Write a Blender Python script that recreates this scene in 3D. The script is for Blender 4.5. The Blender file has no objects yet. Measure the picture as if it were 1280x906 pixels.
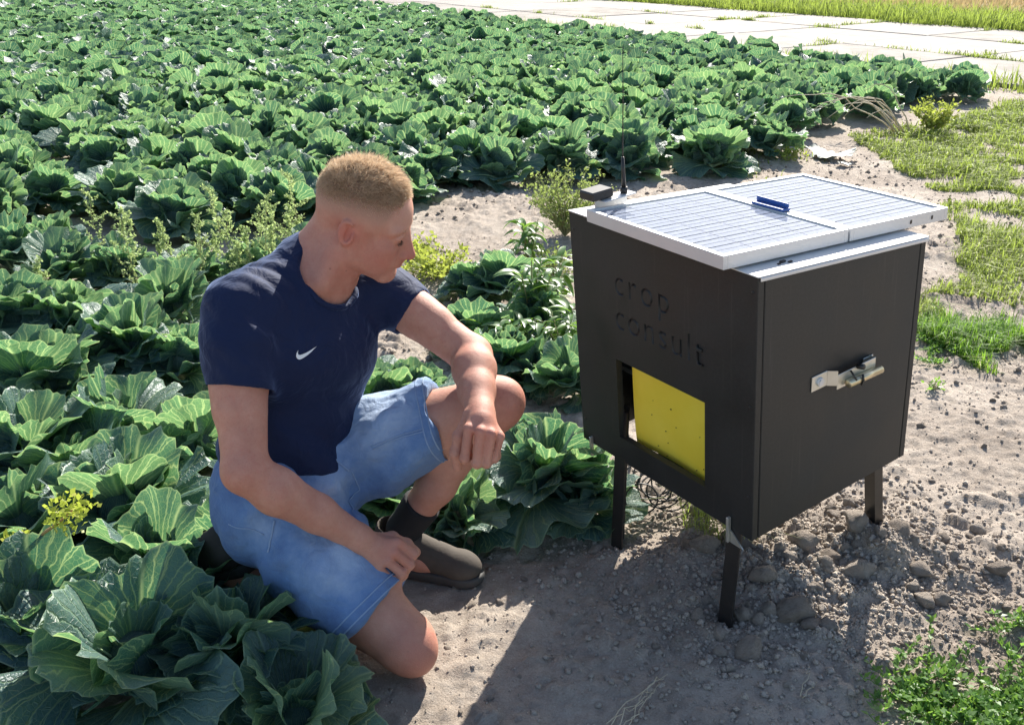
import bpy, math, random
import numpy as np
from mathutils import Vector, Matrix
from mathutils.bvhtree import BVHTree

scene = bpy.context.scene
# ------------------------------------------------------------------ camera
FPX, HC = 1200.0, 1.33                 # focal length in px of a 1280 px wide picture, camera height
PITCH = math.atan(529.0 / 1200.0)
cam_d = bpy.data.cameras.new('camera')
cam = bpy.data.objects.new('camera', cam_d)
scene.collection.objects.link(cam)
cam_d.sensor_width = 36.0
cam_d.lens = 36.0 * FPX / 1280.0
cam_d.clip_start = 0.05
cam_d.clip_end = 2000.0
cam.location = (0, 0, HC)
cam.rotation_euler = (math.pi / 2 - PITCH, 0, 0)
scene.camera = cam
# ------------------------------------------------------------------ light
SUN = Vector((0.50, 1.40, 1.0)).normalized()      # towards the sun
SUN_EL = math.asin(SUN.z)
SUN_AZ = math.atan2(SUN.x, SUN.y)
world = bpy.data.worlds.new('World')
scene.world = world
world.use_nodes = True
wn = world.node_tree.nodes
wl = world.node_tree.links
wn.clear()
sky = wn.new('ShaderNodeTexSky')
sky.sky_type = 'NISHITA'
sky.sun_disc = False
sky.sun_elevation = SUN_EL
sky.sun_rotation = SUN_AZ
sky.dust_density = 1.2
bg = wn.new('ShaderNodeBackground')
bg.inputs['Strength'].default_value = 0.10
wo = wn.new('ShaderNodeOutputWorld')
wl.new(sky.outputs[0], bg.inputs[0])
wl.new(bg.outputs[0], wo.inputs[0])
sun_d = bpy.data.lights.new('sun', 'SUN')
sun_d.energy = 5.0
sun_d.angle = math.radians(0.53)
sun_d.color = (1.0, 0.95, 0.86)
sun_o = bpy.data.objects.new('sun', sun_d)
scene.collection.objects.link(sun_o)
sun_o.rotation_euler = (-SUN).to_track_quat('-Z', 'Y').to_euler()
scene.view_settings.view_transform = 'Standard'
scene.view_settings.look = 'None'
scene.view_settings.exposure = 1.12
scene.view_settings.gamma = 1.0
scene.cycles.max_bounces = 8
scene.cycles.transparent_max_bounces = 4

# ------------------------------------------------------------------ helpers
rng = np.random.default_rng(7)
random.seed(7)
COL = scene.collection

def at(px, py, z):
    """Ground-plan point seen at a photograph pixel, at height z."""
    c, s = math.cos(PITCH), math.sin(PITCH)
    u, v = (px - 640) / FPX, (py - 453) / FPX
    d = np.array([u, c - v * s, -s - v * c])
    return np.array([0, 0, HC]) + d * ((z - HC) / d[2])

def atd(px, py, y):
    """The same at a given distance y."""
    c, s = math.cos(PITCH), math.sin(PITCH)
    u, v = (px - 640) / FPX, (py - 453) / FPX
    d = np.array([u, c - v * s, -s - v * c])
    return np.array([0, 0, HC]) + d * (y / d[1])

def tag(o, label=None, cat=None, group=None, kind=None):
    if label: o['label'] = label
    if cat: o['category'] = cat
    if group: o['group'] = group
    if kind: o['kind'] = kind
    return o

def link(name, data, parent=None):
    o = bpy.data.objects.new(name, data)
    COL.objects.link(o)
    if parent is not None: o.parent = parent
    return o

def empty(name, loc=(0, 0, 0), rz=0.0):
    o = link(name, None)
    o.location = loc
    o.rotation_euler = (0, 0, rz)
    o.empty_display_size = 0.1
    return o

def mesh(name, V, F, mats=(), uv=None, smooth=True, midx=None, attrs=None):
    """V (n,3); F an (m,k) array or a list of such arrays; uv per vertex."""
    V = np.asarray(V, dtype=np.float32)
    Fs = F if isinstance(F, list) else [F]
    Fs = [np.asarray(f, dtype=np.int32) for f in Fs if len(f)]
    me = bpy.data.meshes.new(name)
    me.vertices.add(len(V))
    me.vertices.foreach_set('co', V.ravel())
    loops = np.concatenate([f.ravel() for f in Fs])
    sizes = np.concatenate([np.full(len(f), f.shape[1], dtype=np.int32) for f in Fs])
    starts = np.concatenate([[0], np.cumsum(sizes)[:-1]]).astype(np.int32)
    me.loops.add(len(loops))
    me.loops.foreach_set('vertex_index', loops)
    me.polygons.add(len(sizes))
    me.polygons.foreach_set('loop_start', starts)
    me.polygons.foreach_set('loop_total', sizes)
    if midx is not None:
        me.polygons.foreach_set('material_index', np.asarray(midx, dtype=np.int32))
    me.polygons.foreach_set('use_smooth', np.full(len(sizes), smooth, dtype=bool))
    if uv is not None:
        l = me.uv_layers.new(name='UVMap')
        l.data.foreach_set('uv', np.asarray(uv, dtype=np.float32)[loops].ravel())
    if attrs:
        for k, a in attrs.items():
            a = np.asarray(a, dtype=np.float32)
            if a.ndim == 1:
                at_ = me.attributes.new(k, 'FLOAT', 'POINT'); at_.data.foreach_set('value', a)
            else:
                at_ = me.attributes.new(k, 'FLOAT_COLOR', 'POINT')
                at_.data.foreach_set('color', np.concatenate([a, np.ones((len(a), 1), np.float32)], 1).ravel())
    for m in (mats if isinstance(mats, (list, tuple)) else [mats]):
        me.materials.append(m)
    me.update(calc_edges=True)
    me.validate()
    return me

class MB:
    """Collects simple shapes into one mesh."""
    def __init__(s): s.V = []; s.F4 = []; s.F3 = []; s.n = 0
    def add(s, V, F):
        V = np.asarray(V, float); F = np.asarray(F, int) + s.n
        s.V.append(V); s.n += len(V)
        (s.F4 if F.shape[1] == 4 else s.F3).append(F)
    def box(s, lo, hi, bev=0.0):
        lo = np.asarray(lo, float); hi = np.asarray(hi, float)
        if bev <= 0:
            V = [(x, y, z) for z in (lo[2], hi[2]) for y in (lo[1], hi[1]) for x in (lo[0], hi[0])]
            s.add(V, [(0, 2, 3, 1), (4, 5, 7, 6), (0, 1, 5, 4), (2, 6, 7, 3), (0, 4, 6, 2), (1, 3, 7, 5)])
            return
        # bevelled box: 24 vertices, three per corner
        V = []; idx = {}
        for cz in (0, 1):
            for cy in (0, 1):
                for cx in (0, 1):
                    c = np.array([(lo, hi)[cx][0], (lo, hi)[cy][1], (lo, hi)[cz][2]])
                    sg = np.array([1 - 2 * cx, 1 - 2 * cy, 1 - 2 * cz]) * bev
                    for a in range(3):
                        q = c + sg; q[a] = c[a]
                        idx[(cx, cy, cz, a)] = len(V); V.append(q)
        F4 = []; F3 = []
        for a in range(3):
            b, c_ = (a + 1) % 3, (a + 2) % 3
            for side in (0, 1):
                ring = []
                for p in ((0, 0), (1, 0), (1, 1), (0, 1)):
                    k = [0, 0, 0]; k[a] = side; k[b] = p[0]; k[c_] = p[1]
                    ring.append(idx[(k[0], k[1], k[2], a)])
                F4.append(ring if side else ring[::-1])
        for a in range(3):                         # edges along axis a
            b, c_ = (a + 1) % 3, (a + 2) % 3
            for pb in (0, 1):
                for pc in (0, 1):
                    k0 = [0, 0, 0]; k0[b] = pb; k0[c_] = pc; k1 = list(k0); k1[a] = 1
                    q = [idx[(*k0, b)], idx[(*k1, b)], idx[(*k1, c_)], idx[(*k0, c_)]]
                    F4.append(q if pb == pc else q[::-1])
        for key in [(x, y, z) for x in (0, 1) for y in (0, 1) for z in (0, 1)]:
            t = [idx[(*key, 0)], idx[(*key, 1)], idx[(*key, 2)]]
            F3.append(t if sum(key) % 2 else t[::-1])
        n0 = s.n
        V = np.array(V); s.V.append(V); s.n += len(V)
        s.F4.append(np.array(F4) + n0); s.F3.append(np.array(F3) + n0)
    def tube(s, pts, r, n=8, cap=True):
        pts = np.asarray(pts, float); r = np.broadcast_to(np.asarray(r, float), (len(pts),))
        T = np.gradient(pts, axis=0); T /= np.linalg.norm(T, axis=1, keepdims=True) + 1e-12
        ref = np.array([0, 0, 1.0]) if abs(T[0][2]) < .9 else np.array([1.0, 0, 0])
        V = []
        u = np.cross(T[0], ref); u /= np.linalg.norm(u)
        for i in range(len(pts)):
            u = u - T[i] * (u @ T[i]); u /= np.linalg.norm(u) + 1e-12
            w = np.cross(T[i], u)
            a = np.arange(n) * 2 * math.pi / n
            V.append(pts[i] + r[i] * (np.cos(a)[:, None] * u + np.sin(a)[:, None] * w))
        V = np.concatenate(V)
        F = [(i * n + j, i * n + (j + 1) % n, (i + 1) * n + (j + 1) % n, (i + 1) * n + j) for i in range(len(pts) - 1) for j in range(n)]
        if cap:
            V = np.concatenate([V, pts[:1], pts[-1:]])
            m = len(pts) * n; base = s.n
            s.add(V, F)
            s.F3.append(np.array([(m, (j + 1) % n, j) for j in range(n)] + [(m + 1, m - n + j, m - n + (j + 1) % n) for j in range(n)]) + base)
        else:
            s.add(V, F)
    def mesh(s, name, mats, smooth=False):
        F = []
        if s.F4: F.append(np.concatenate(s.F4))
        if s.F3: F.append(np.concatenate(s.F3))
        return mesh(name, np.concatenate(s.V), F, mats, smooth=smooth)
    def obj(s, name, mats, parent=None, smooth=False):
        return link(name, s.mesh(name, mats, smooth), parent)

def unit(v): return v / (np.linalg.norm(v, axis=-1, keepdims=True) + 1e-9)

def _h(ix, iy, seed):
    n = (ix.astype(np.int64) * 374761393 + iy.astype(np.int64) * 668265263 + seed * 1274126177) & 0x7fffffff
    n = ((n ^ (n >> 13)) * 1274126177) & 0x7fffffff
    return ((n ^ (n >> 16)) & 0xffff) / 65535.0

def vnoise(x, y, seed=0):
    x = np.asarray(x, float); y = np.asarray(y, float)
    ix = np.floor(x).astype(np.int64); iy = np.floor(y).astype(np.int64)
    fx = x - ix; fy = y - iy
    fx = fx * fx * (3 - 2 * fx); fy = fy * fy * (3 - 2 * fy)
    a = _h(ix, iy, seed); b = _h(ix + 1, iy, seed); c = _h(ix, iy + 1, seed); d = _h(ix + 1, iy + 1, seed)
    return (a + (b - a) * fx) * (1 - fy) + (c + (d - c) * fx) * fy

def fbm(x, y, oct=4, seed=0):
    t = 0; amp = .5; s = 0
    for i in range(oct):
        t = t + amp * vnoise(x * 2 ** i + 17.3 * i, y * 2 ** i - 9.1 * i, seed + i); s += amp; amp *= .5
    return t / s

def sstep(a, b, x):
    t = np.clip((x - a) / (b - a), 0, 1)
    return t * t * (3 - 2 * t)

# ------------------------------------------------------------------ materials
def newmat(name):
    m = bpy.data.materials.new(name)
    m.use_nodes = True
    nt = m.node_tree
    return m, nt, nt.nodes['Principled BSDF'], nt.nodes['Material Output']

def nd(nt, typ, **kw):
    n = nt.nodes.new(typ)
    for k, v in kw.items():
        if k in n.inputs: n.inputs[k].default_value = v
        else: setattr(n, k, v)
    return n

def math_(nt, op, a, b=None, clamp=False):
    n = nt.nodes.new('ShaderNodeMath'); n.operation = op; n.use_clamp = clamp
    for i, v in enumerate((a, b)):
        if v is None: continue
        if hasattr(v, 'is_linked'): nt.links.new(v, n.inputs[i])
        else: n.inputs[i].default_value = v
    return n.outputs[0]

def mix_(nt, fac, a, b, blend='MIX'):
    n = nt.nodes.new('ShaderNodeMix'); n.data_type = 'RGBA'; n.blend_type = blend
    for sock, v in ((n.inputs[0], fac), (n.inputs[6], a), (n.inputs[7], b)):
        if hasattr(v, 'is_linked'): nt.links.new(v, sock)
        elif isinstance(v, (tuple, list)): sock.default_value = (*v[:3], 1)
        else: sock.default_value = v
    return n.outputs[2]

def ramp_(nt, fac, stops):
    n = nt.nodes.new('ShaderNodeValToRGB')
    e = n.color_ramp.elements
    while len(e) < len(stops): e.new(0.5)
    for el, (p, c) in zip(e, stops):
        el.position = p; el.color = (*c, 1) if len(c) == 3 else c
    nt.links.new(fac, n.inputs[0])
    return n.outputs[0]

def noise_(nt, vec, scale, detail=4, rough=.55, dist=0.0):
    n = nt.nodes.new('ShaderNodeTexNoise')
    n.inputs['Scale'].default_value = scale; n.inputs['Detail'].default_value = detail
    n.inputs['Roughness'].default_value = rough; n.inputs['Distortion'].default_value = dist
    if vec is not None: nt.links.new(vec, n.inputs['Vector'])
    return n.outputs['Fac']

def bump_(nt, height, strength, dist, normal=None):
    n = nt.nodes.new('ShaderNodeBump')
    n.inputs['Strength'].default_value = strength; n.inputs['Distance'].default_value = dist
    nt.links.new(height, n.inputs['Height'])
    if normal is not None: nt.links.new(normal, n.inputs['Normal'])
    return n.outputs[0]

def coords(nt, kind='Object'):
    return nt.nodes.new('ShaderNodeTexCoord').outputs[kind]

def simple(name, c1, c2=None, scale=30, rough=.6, metal=0.0, bump=0.0, bscale=200, bdist=.002, kind='Object', spec=.5):
    m, nt, b, out = newmat(name)
    b.inputs['Roughness'].default_value = rough
    b.inputs['Metallic'].default_value = metal
    b.inputs['Specular IOR Level'].default_value = spec
    co = coords(nt, kind)
    if c2:
        nt.links.new(mix_(nt, noise_(nt, co, scale), c1, c2), b.inputs['Base Color'])
    else:
        b.inputs['Base Color'].default_value = (*c1, 1)
    if bump:
        nt.links.new(bump_(nt, noise_(nt, co, bscale, 5), bump, bdist), b.inputs['Normal'])
    return m

def leafy(name, c1, c2, trans, tfac=.45, rough=.5, scale=6.0, spec=.4):
    """thin-leaf material: colour varies by clump, light shines through."""
    m, nt, b, out = newmat(name)
    co = coords(nt, 'Object')
    f = noise_(nt, co, scale, 3)
    oi = nt.nodes.new('ShaderNodeObjectInfo')
    f2 = math_(nt, 'ADD', math_(nt, 'MULTIPLY', f, .7), math_(nt, 'MULTIPLY', oi.outputs['Random'], .3))
    col = ramp_(nt, f2, [(.3, c1), (.7, c2)])
    nt.links.new(col, b.inputs['Base Color'])
    b.inputs['Roughness'].default_value = rough
    b.inputs['Specular IOR Level'].default_value = spec
    t = nt.nodes.new('ShaderNodeBsdfTranslucent')
    t.inputs['Color'].default_value = (*trans, 1)
    mx = nt.nodes.new('ShaderNodeMixShader'); mx.inputs[0].default_value = tfac
    nt.links.new(b.outputs[0], mx.inputs[1]); nt.links.new(t.outputs[0], mx.inputs[2])
    nt.links.new(mx.outputs[0], out.inputs[0])
    return m
# ------------------------------------------------------------------ ground
RT = np.array([0.565, -0.825]); RN = np.array([0.825, 0.565])    # along / across the concrete road
R0, R1 = 9.42, 15.25                                             # road edges measured along RN

def worley(x, y, seed):
    ix = np.floor(x).astype(np.int64); iy = np.floor(y).astype(np.int64)
    best = np.full(np.shape(x), 9.0); rid = np.zeros(np.shape(x))
    for dx in (-1, 0, 1):
        for dy in (-1, 0, 1):
            jx = ix + dx; jy = iy + dy
            px_ = jx + _h(jx, jy, seed); py_ = jy + _h(jx, jy, seed + 1)
            d = (x - px_) ** 2 + (y - py_) ** 2
            r = _h(jx, jy, seed + 2)
            k = d < best
            best = np.where(k, d, best); rid = np.where(k, r, rid)
    return np.sqrt(best), rid

MOUNDS = [(0.50, 1.70, .20, .020), (0.62, 1.86, .17, .035), (0.87, 1.93, .11, .045), (0.84, 1.84, .06, .05), (0.98, 1.84, .10, .02), (0.25, 1.95, .10, .012),
          (0.42, 1.86, .10, .025), (1.55, 2.6, .4, .02), (0.10, 4.9, .5, .03)]
def gh(x, y):
    """height of the ground"""
    x = np.asarray(x, float); y = np.asarray(y, float)
    near = 1 - sstep(7, 11, y)
    h = (fbm(x * .9, y * .9, 3, 3) - .5) * .05 * near
    for mx, my, r, a in MOUNDS:
        h = h + a * np.exp(-((x - mx) ** 2 + (y - my) ** 2) / (r * r))
    rough = .5 + .5 * sstep(.42, .62, fbm(x * 1.6, y * 1.6, 3, 11))
    rough = np.maximum(rough, np.exp(-((x - .65) ** 2 + (y - 1.8) ** 2) / .16))
    h = h + (fbm(x * 9, y * 9, 4, 21) - .5) * .030 * near * rough
    w, rid = worley(x * 17, y * 17, 31)
    h = h + .018 * np.clip(1 - (w / .62) ** 2, 0, 1) * sstep(.3, .9, rid) * rough * near
    w, rid = worley(x * 42, y * 42, 51)
    h = h + .0085 * np.clip(1 - (w / .62) ** 2, 0, 1) * sstep(.15, .9, rid) * near * (.55 + .45 * rough)
    # keep the soil level where people, boxes and roads stand on it
    for fx, fy, r, hh in ((-.20, 1.49, .08, 0.0), (-.2, 1.83, .10, .0), (.456, 1.646, .03, .0), (.249, 1.928, .03, .0), (.869, 1.962, .03, .02)):
        k = np.exp(-((x - fx) ** 2 + (y - fy) ** 2) / (r * r)); h = h * (1 - k) + hh * k
    n = x * RN[0] + y * RN[1]
    k = sstep(R0 - .5, R0, n) * (1 - sstep(R1, R1 + .4, n))
    return h * (1 - k)

def gz(x, y): return float(gh(np.array([x]), np.array([y]))[0])

def axis_(a, b, step, far, g=1.22):
    core = list(np.arange(a, b, step))
    lo = []; s = step; v = a
    while v > -far: s *= g; v -= s; lo.append(v)
    hi = []; s = step; v = core[-1]
    while v < far: s *= g; v += s; hi.append(v)
    return np.array(lo[::-1] + core + hi)

gx = axis_(-.9, 2.3, .0090, 500, 1.11); gy = axis_(1.1, 3.2, .0090, 700, 1.05)
mid_rows = [3.2]
while mid_rows[-1] < 9.0: mid_rows.append(mid_rows[-1] + .009 + .009 * (mid_rows[-1] - 3.2))
gy = np.concatenate([gy[gy < 3.195], mid_rows, 9.0 + np.cumsum(.06 * 1.09 ** np.arange(90))])
GX, GY = np.meshgrid(gx, gy)
GZ = gh(GX.ravel(), GY.ravel())
nx_, ny_ = len(gx), len(gy)
ii = np.arange(nx_ * ny_).reshape(ny_, nx_)
GF = np.stack([ii[:-1, :-1], ii[:-1, 1:], ii[1:, 1:], ii[1:, :-1]], -1).reshape(-1, 4)

m_soil, nt, b, out = newmat('soil')
co = coords(nt, 'Object')
n1 = noise_(nt, co, 2.3, 5, .6); n2 = noise_(nt, co, 38, 6, .7); n3 = noise_(nt, co, 230, 4, .7)
f = math_(nt, 'ADD', math_(nt, 'MULTIPLY', n1, .45), math_(nt, 'ADD', math_(nt, 'MULTIPLY', n2, .35), math_(nt, 'MULTIPLY', n3, .25)))
soil = ramp_(nt, f, [(.32, (.205, .163, .130)), (.48, (.385, .320, .263)), (.66, (.57, .495, .42))])
sep = nt.nodes.new('ShaderNodeSeparateXYZ'); nt.links.new(co, sep.inputs[0])
across = math_(nt, 'ADD', math_(nt, 'MULTIPLY', sep.outputs[0], float(RN[0])), math_(nt, 'MULTIPLY', sep.outputs[1], float(RN[1])))
wob = math_(nt, 'ADD', across, math_(nt, 'MULTIPLY', noise_(nt, co, .8, 3), 1.5))
dry = ramp_(nt, noise_(nt, co, 3.0, 6, .7), [(.3, (.36, .27, .15)), (.7, (.58, .46, .28))])
fac = math_(nt, 'MULTIPLY', math_(nt, 'SUBTRACT', wob, 17.9), 1.0, True)
nt.links.new(mix_(nt, fac, soil, dry), b.inputs['Base Color'])
b.inputs['Roughness'].default_value = .95
b.inputs['Specular IOR Level'].default_value = .15
bn = bump_(nt, noise_(nt, co, 60, 9, .75), .8, .014)
nt.links.new(bump_(nt, noise_(nt, co, 230, 5, .7), .8, .004, bn), b.inputs['Normal'])

ground = link('ground', mesh('ground', np.stack([GX.ravel(), GY.ravel(), GZ], 1), GF, m_soil))
tag(ground, kind='structure')

# loose clods and stones on the soil (pieces of the ground)
def clod_mesh(seed):
    import bmesh
    r = np.random.default_rng(seed)
    bm = bmesh.new(); bmesh.ops.create_icosphere(bm, subdivisions=3, radius=1.0)
    V = np.array([v.co[:] for v in bm.verts]); F = np.array([[v.index for v in f.verts] for f in bm.faces]); bm.free()
    off = r.uniform(0, 50, 3)
    d = fbm(V[:, 0] * 1.3 + off[0], V[:, 1] * 1.3 + V[:, 2] * 1.1 + off[1], 3, seed) * .9 + fbm(V[:, 1] * 4 + off[2], V[:, 2] * 4 + V[:, 0], 3, seed + 9) * .22
    V = V * (d[:, None] + .42)
    for _ in range(5):                          # broken faces
        n = r.normal(size=3); n /= np.linalg.norm(n)
        c = r.uniform(.55, .8); e = V @ n - c
        V = V - np.where(e > 0, e * .85, 0)[:, None] * n
    V *= np.array([1, r.uniform(.7, .95), r.uniform(.55, .8)])
    return mesh('soil_clod', V / np.abs(V).max(), F, m_clod)
m_clod, nt, b, out = newmat('clod')
co = coords(nt, 'Object')
oi = nt.nodes.new('ShaderNodeObjectInfo')
f = math_(nt, 'ADD', math_(nt, 'MULTIPLY', noise_(nt, co, 2.2, 6, .7), .7), math_(nt, 'MULTIPLY', oi.outputs['Random'], .3))
nt.links.new(ramp_(nt, f, [(.25, (.36, .295, .24)), (.5, (.51, .43, .36)), (.75, (.65, .57, .485))]), b.inputs['Base Color'])
b.inputs['Roughness'].default_value = .95; b.inputs['Specular IOR Level'].default_value = .15
nt.links.new(bump_(nt, noise_(nt, co, 7, 7, .75), .8, .15), b.inputs['Normal'])
CLODS = [clod_mesh(100 + i) for i in range(9)]
big = [  # photograph px of the larger lumps and their size in metres
    (991, 770, .034), (938, 812, .026), (960, 768, .018), (1015, 782, .020), (1033, 784, .020), (900, 792, .016), (878, 700, .030), (922, 690, .030), (952, 735, .024), (935, 660, .03),
    (1068, 722, .034), (1032, 705, .026), (1064, 684, .030), (1120, 690, .024), (1149, 720, .022), (1155, 752, .022), (1140, 740, .014), (1175, 750, .016), (1246, 718, .022), (1222, 662, .016),
    (1151, 535, .012), (1173, 537, .008), (1118, 545, .009), (745, 682, .018), (790, 775, .010), (848, 795, .008), (872, 770, .014), (858, 690, .018), (868, 640, .022), (1000, 640, .018),
    (1046, 652, .020), (1020, 628, .014), (975, 660, .022), (1002, 695, .026), (985, 710, .018), (1052, 700, .014), (930, 770, .016), (915, 830, .014), (1005, 815, .012), (985, 850, .010),
    (1070, 810, .010), (590, 748, .014), (625, 745, .009), (690, 760, .008), (1205, 610, .010), (1230, 560, .010), (1195, 480, .012), (1250, 690, .012), (1130, 800, .008), (820, 800, .010),
    (1240, 505, .009), (890, 650, .018), (830, 655, .014), (1190, 640, .011), (1165, 600, .010), (560, 800, .009), (612, 862, .009), (575, 880, .008), (700, 700, .010), (655, 715, .008)]
def place_clod(x, y, s, r, name='soil_clod'):
    o = link(name, CLODS[int(r.integers(0, len(CLODS)))], ground)
    o.location = (x, y, gz(x, y) + s * r.uniform(-.05, .30)); o.scale = (s, s, s)
    o.rotation_euler = (r.uniform(-.35, .35), r.uniform(-.35, .35), r.uniform(0, 6.28))
rc = np.random.default_rng(5)
for px, py, s in big:
    p = at(px, py, 0.02); place_clod(p[0], p[1], s * (1.35 if s > .015 else 1.1), rc)
for k in range(215):
    if k < 135:
        c = [(.50, 1.70), (.62, 1.86), (.86, 1.90), (.98, 1.82), (.70, 1.75), (.80, 2.0)][k % 6]
        x, y = c[0] + rc.normal() * .10, c[1] + rc.normal() * .09
    else:
        x, y = rc.uniform(-.3, 1.6), rc.uniform(1.2, 3.2)
    place_clod(x, y, rc.uniform(.006, .017) if k < 135 else rc.uniform(.004, .008), rc)
# the countless small crumbs: one piece
def scatter_mesh(name, n, fn, mat, parent):
    base = np.array([(1, 0, 0), (-1, 0, 0), (0, 1, 0), (0, -1, 0), (0, 0, 1), (0, 0, -1)], float)
    fc = np.array([(0, 2, 4), (2, 1, 4), (1, 3, 4), (3, 0, 4), (2, 0, 5), (1, 2, 5), (3, 1, 5), (0, 3, 5)])
    P, S = fn(n)
    V = base[None] * rng.uniform(.55, 1.25, (n, 6, 1)) * S[:, None, None]
    a = rng.uniform(0, 6.28, n); ca, sa = np.cos(a), np.sin(a)
    V = np.stack([V[..., 0] * ca[:, None] - V[..., 1] * sa[:, None], V[..., 0] * sa[:, None] + V[..., 1] * ca[:, None], V[..., 2] * .8], -1) + P[:, None]
    F = (fc[None] + (np.arange(n) * 6)[:, None, None]).reshape(-1, 3)
    o = link(name, mesh(name, V.reshape(-1, 3), F, mat, smooth=True), parent); tag(o, kind='stuff'); return o
def crumbs(n):
    k = n // 3
    x = np.concatenate([rng.normal(.68, .26, k), rng.uniform(-.6, 2.6, n - k)]); y = np.concatenate([rng.normal(1.80, .22, k), rng.uniform(1.1, 4.5, n - k)])
    s = np.concatenate([rng.gamma(1.6, .0021, k), rng.gamma(1.5, .0011, n - k)]).clip(.0012, .011)
    return np.stack([x, y, gh(x, y) + s * .25], 1), s
scatter_mesh('soil_crumbs', 46000, crumbs, m_clod, ground)
def far_crumbs(n):
    y = rng.uniform(2.6, 9.5, n); x = rng.uniform(-1.2, 4.8, n) * (.35 + y / 9.5 * .75)
    k = fbm(x * 2.2, y * 2.2, 3, 66) > .42
    x, y = x[k], y[k]; s = rng.gamma(1.7, .0030, len(x)).clip(.002, .018)
    x, y, s = np.resize(x, n), np.resize(y, n), np.resize(s, n)
    return np.stack([x, y, gh(x, y) + s * .2], 1), s
scatter_mesh('soil_lumps', 16000, far_crumbs, m_clod, ground)

# ------------------------------------------------------------------ concrete road of slabs
m_conc, nt, b, out = newmat('concrete')
co = coords(nt, 'Object')
oi = nt.nodes.new('ShaderNodeObjectInfo')
f = math_(nt, 'ADD', math_(nt, 'MULTIPLY', noise_(nt, co, 1.4, 7, .7), .75), math_(nt, 'MULTIPLY', oi.outputs['Random'], .18))
nt.links.new(ramp_(nt, f, [(.28, (.12, .10, .08)), (.45, (.275, .245, .215)), (.72, (.355, .325, .29))]), b.inputs['Base Color'])
b.inputs['Roughness'].default_value = .9
nt.links.new(bump_(nt, noise_(nt, co, 60, 6, .7), .4, .01), b.inputs['Normal'])
m_joint = simple('joint_soil', (.16, .13, .09), (.22, .2, .1), 6, .95)
def road_pt(t, n, z): return (RT[0] * t + RN[0] * n, RT[1] * t + RN[1] * n, z)
road_mb = MB()
q = [road_pt(t, n, z) for z in (-.12, .012) for t, n in ((-42, R0), (8, R0), (8, R1), (-42, R1))]
road_mb.add(q, [(0, 3, 2, 1), (4, 5, 6, 7), (0, 1, 5, 4), (1, 2, 6, 5), (2, 3, 7, 6), (3, 0, 4, 7)])
road = road_mb.obj('road', m_joint); tag(road, kind='structure')
lane_w = (R1 - R0) / 3
slab_me = []
for k in range(4):
    r = np.random.default_rng(60 + k)
    mb = MB(); mb.box((-.95, -lane_w / 2 + .012, -.06), (.94, lane_w / 2 - .012, 0), .012)
    slab_me.append(mb.mesh('road_slab', m_conc))
for lane in range(3):
    for k in range(-18, 4):
        t = -6.81 + (k + .5) * 1.91; n = R0 + (lane + .5) * lane_w
        if t > 5 or t < -34: continue
        o = link('road_slab', slab_me[(lane + k) % 4], road)
        x, y, _ = road_pt(t, n, 0)
        o.location = (x, y, .040 + rc.uniform(-.006, .006))
        o.rotation_euler = (rc.uniform(-.003, .003), rc.uniform(-.003, .003), math.atan2(RT[1], RT[0]))

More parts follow.
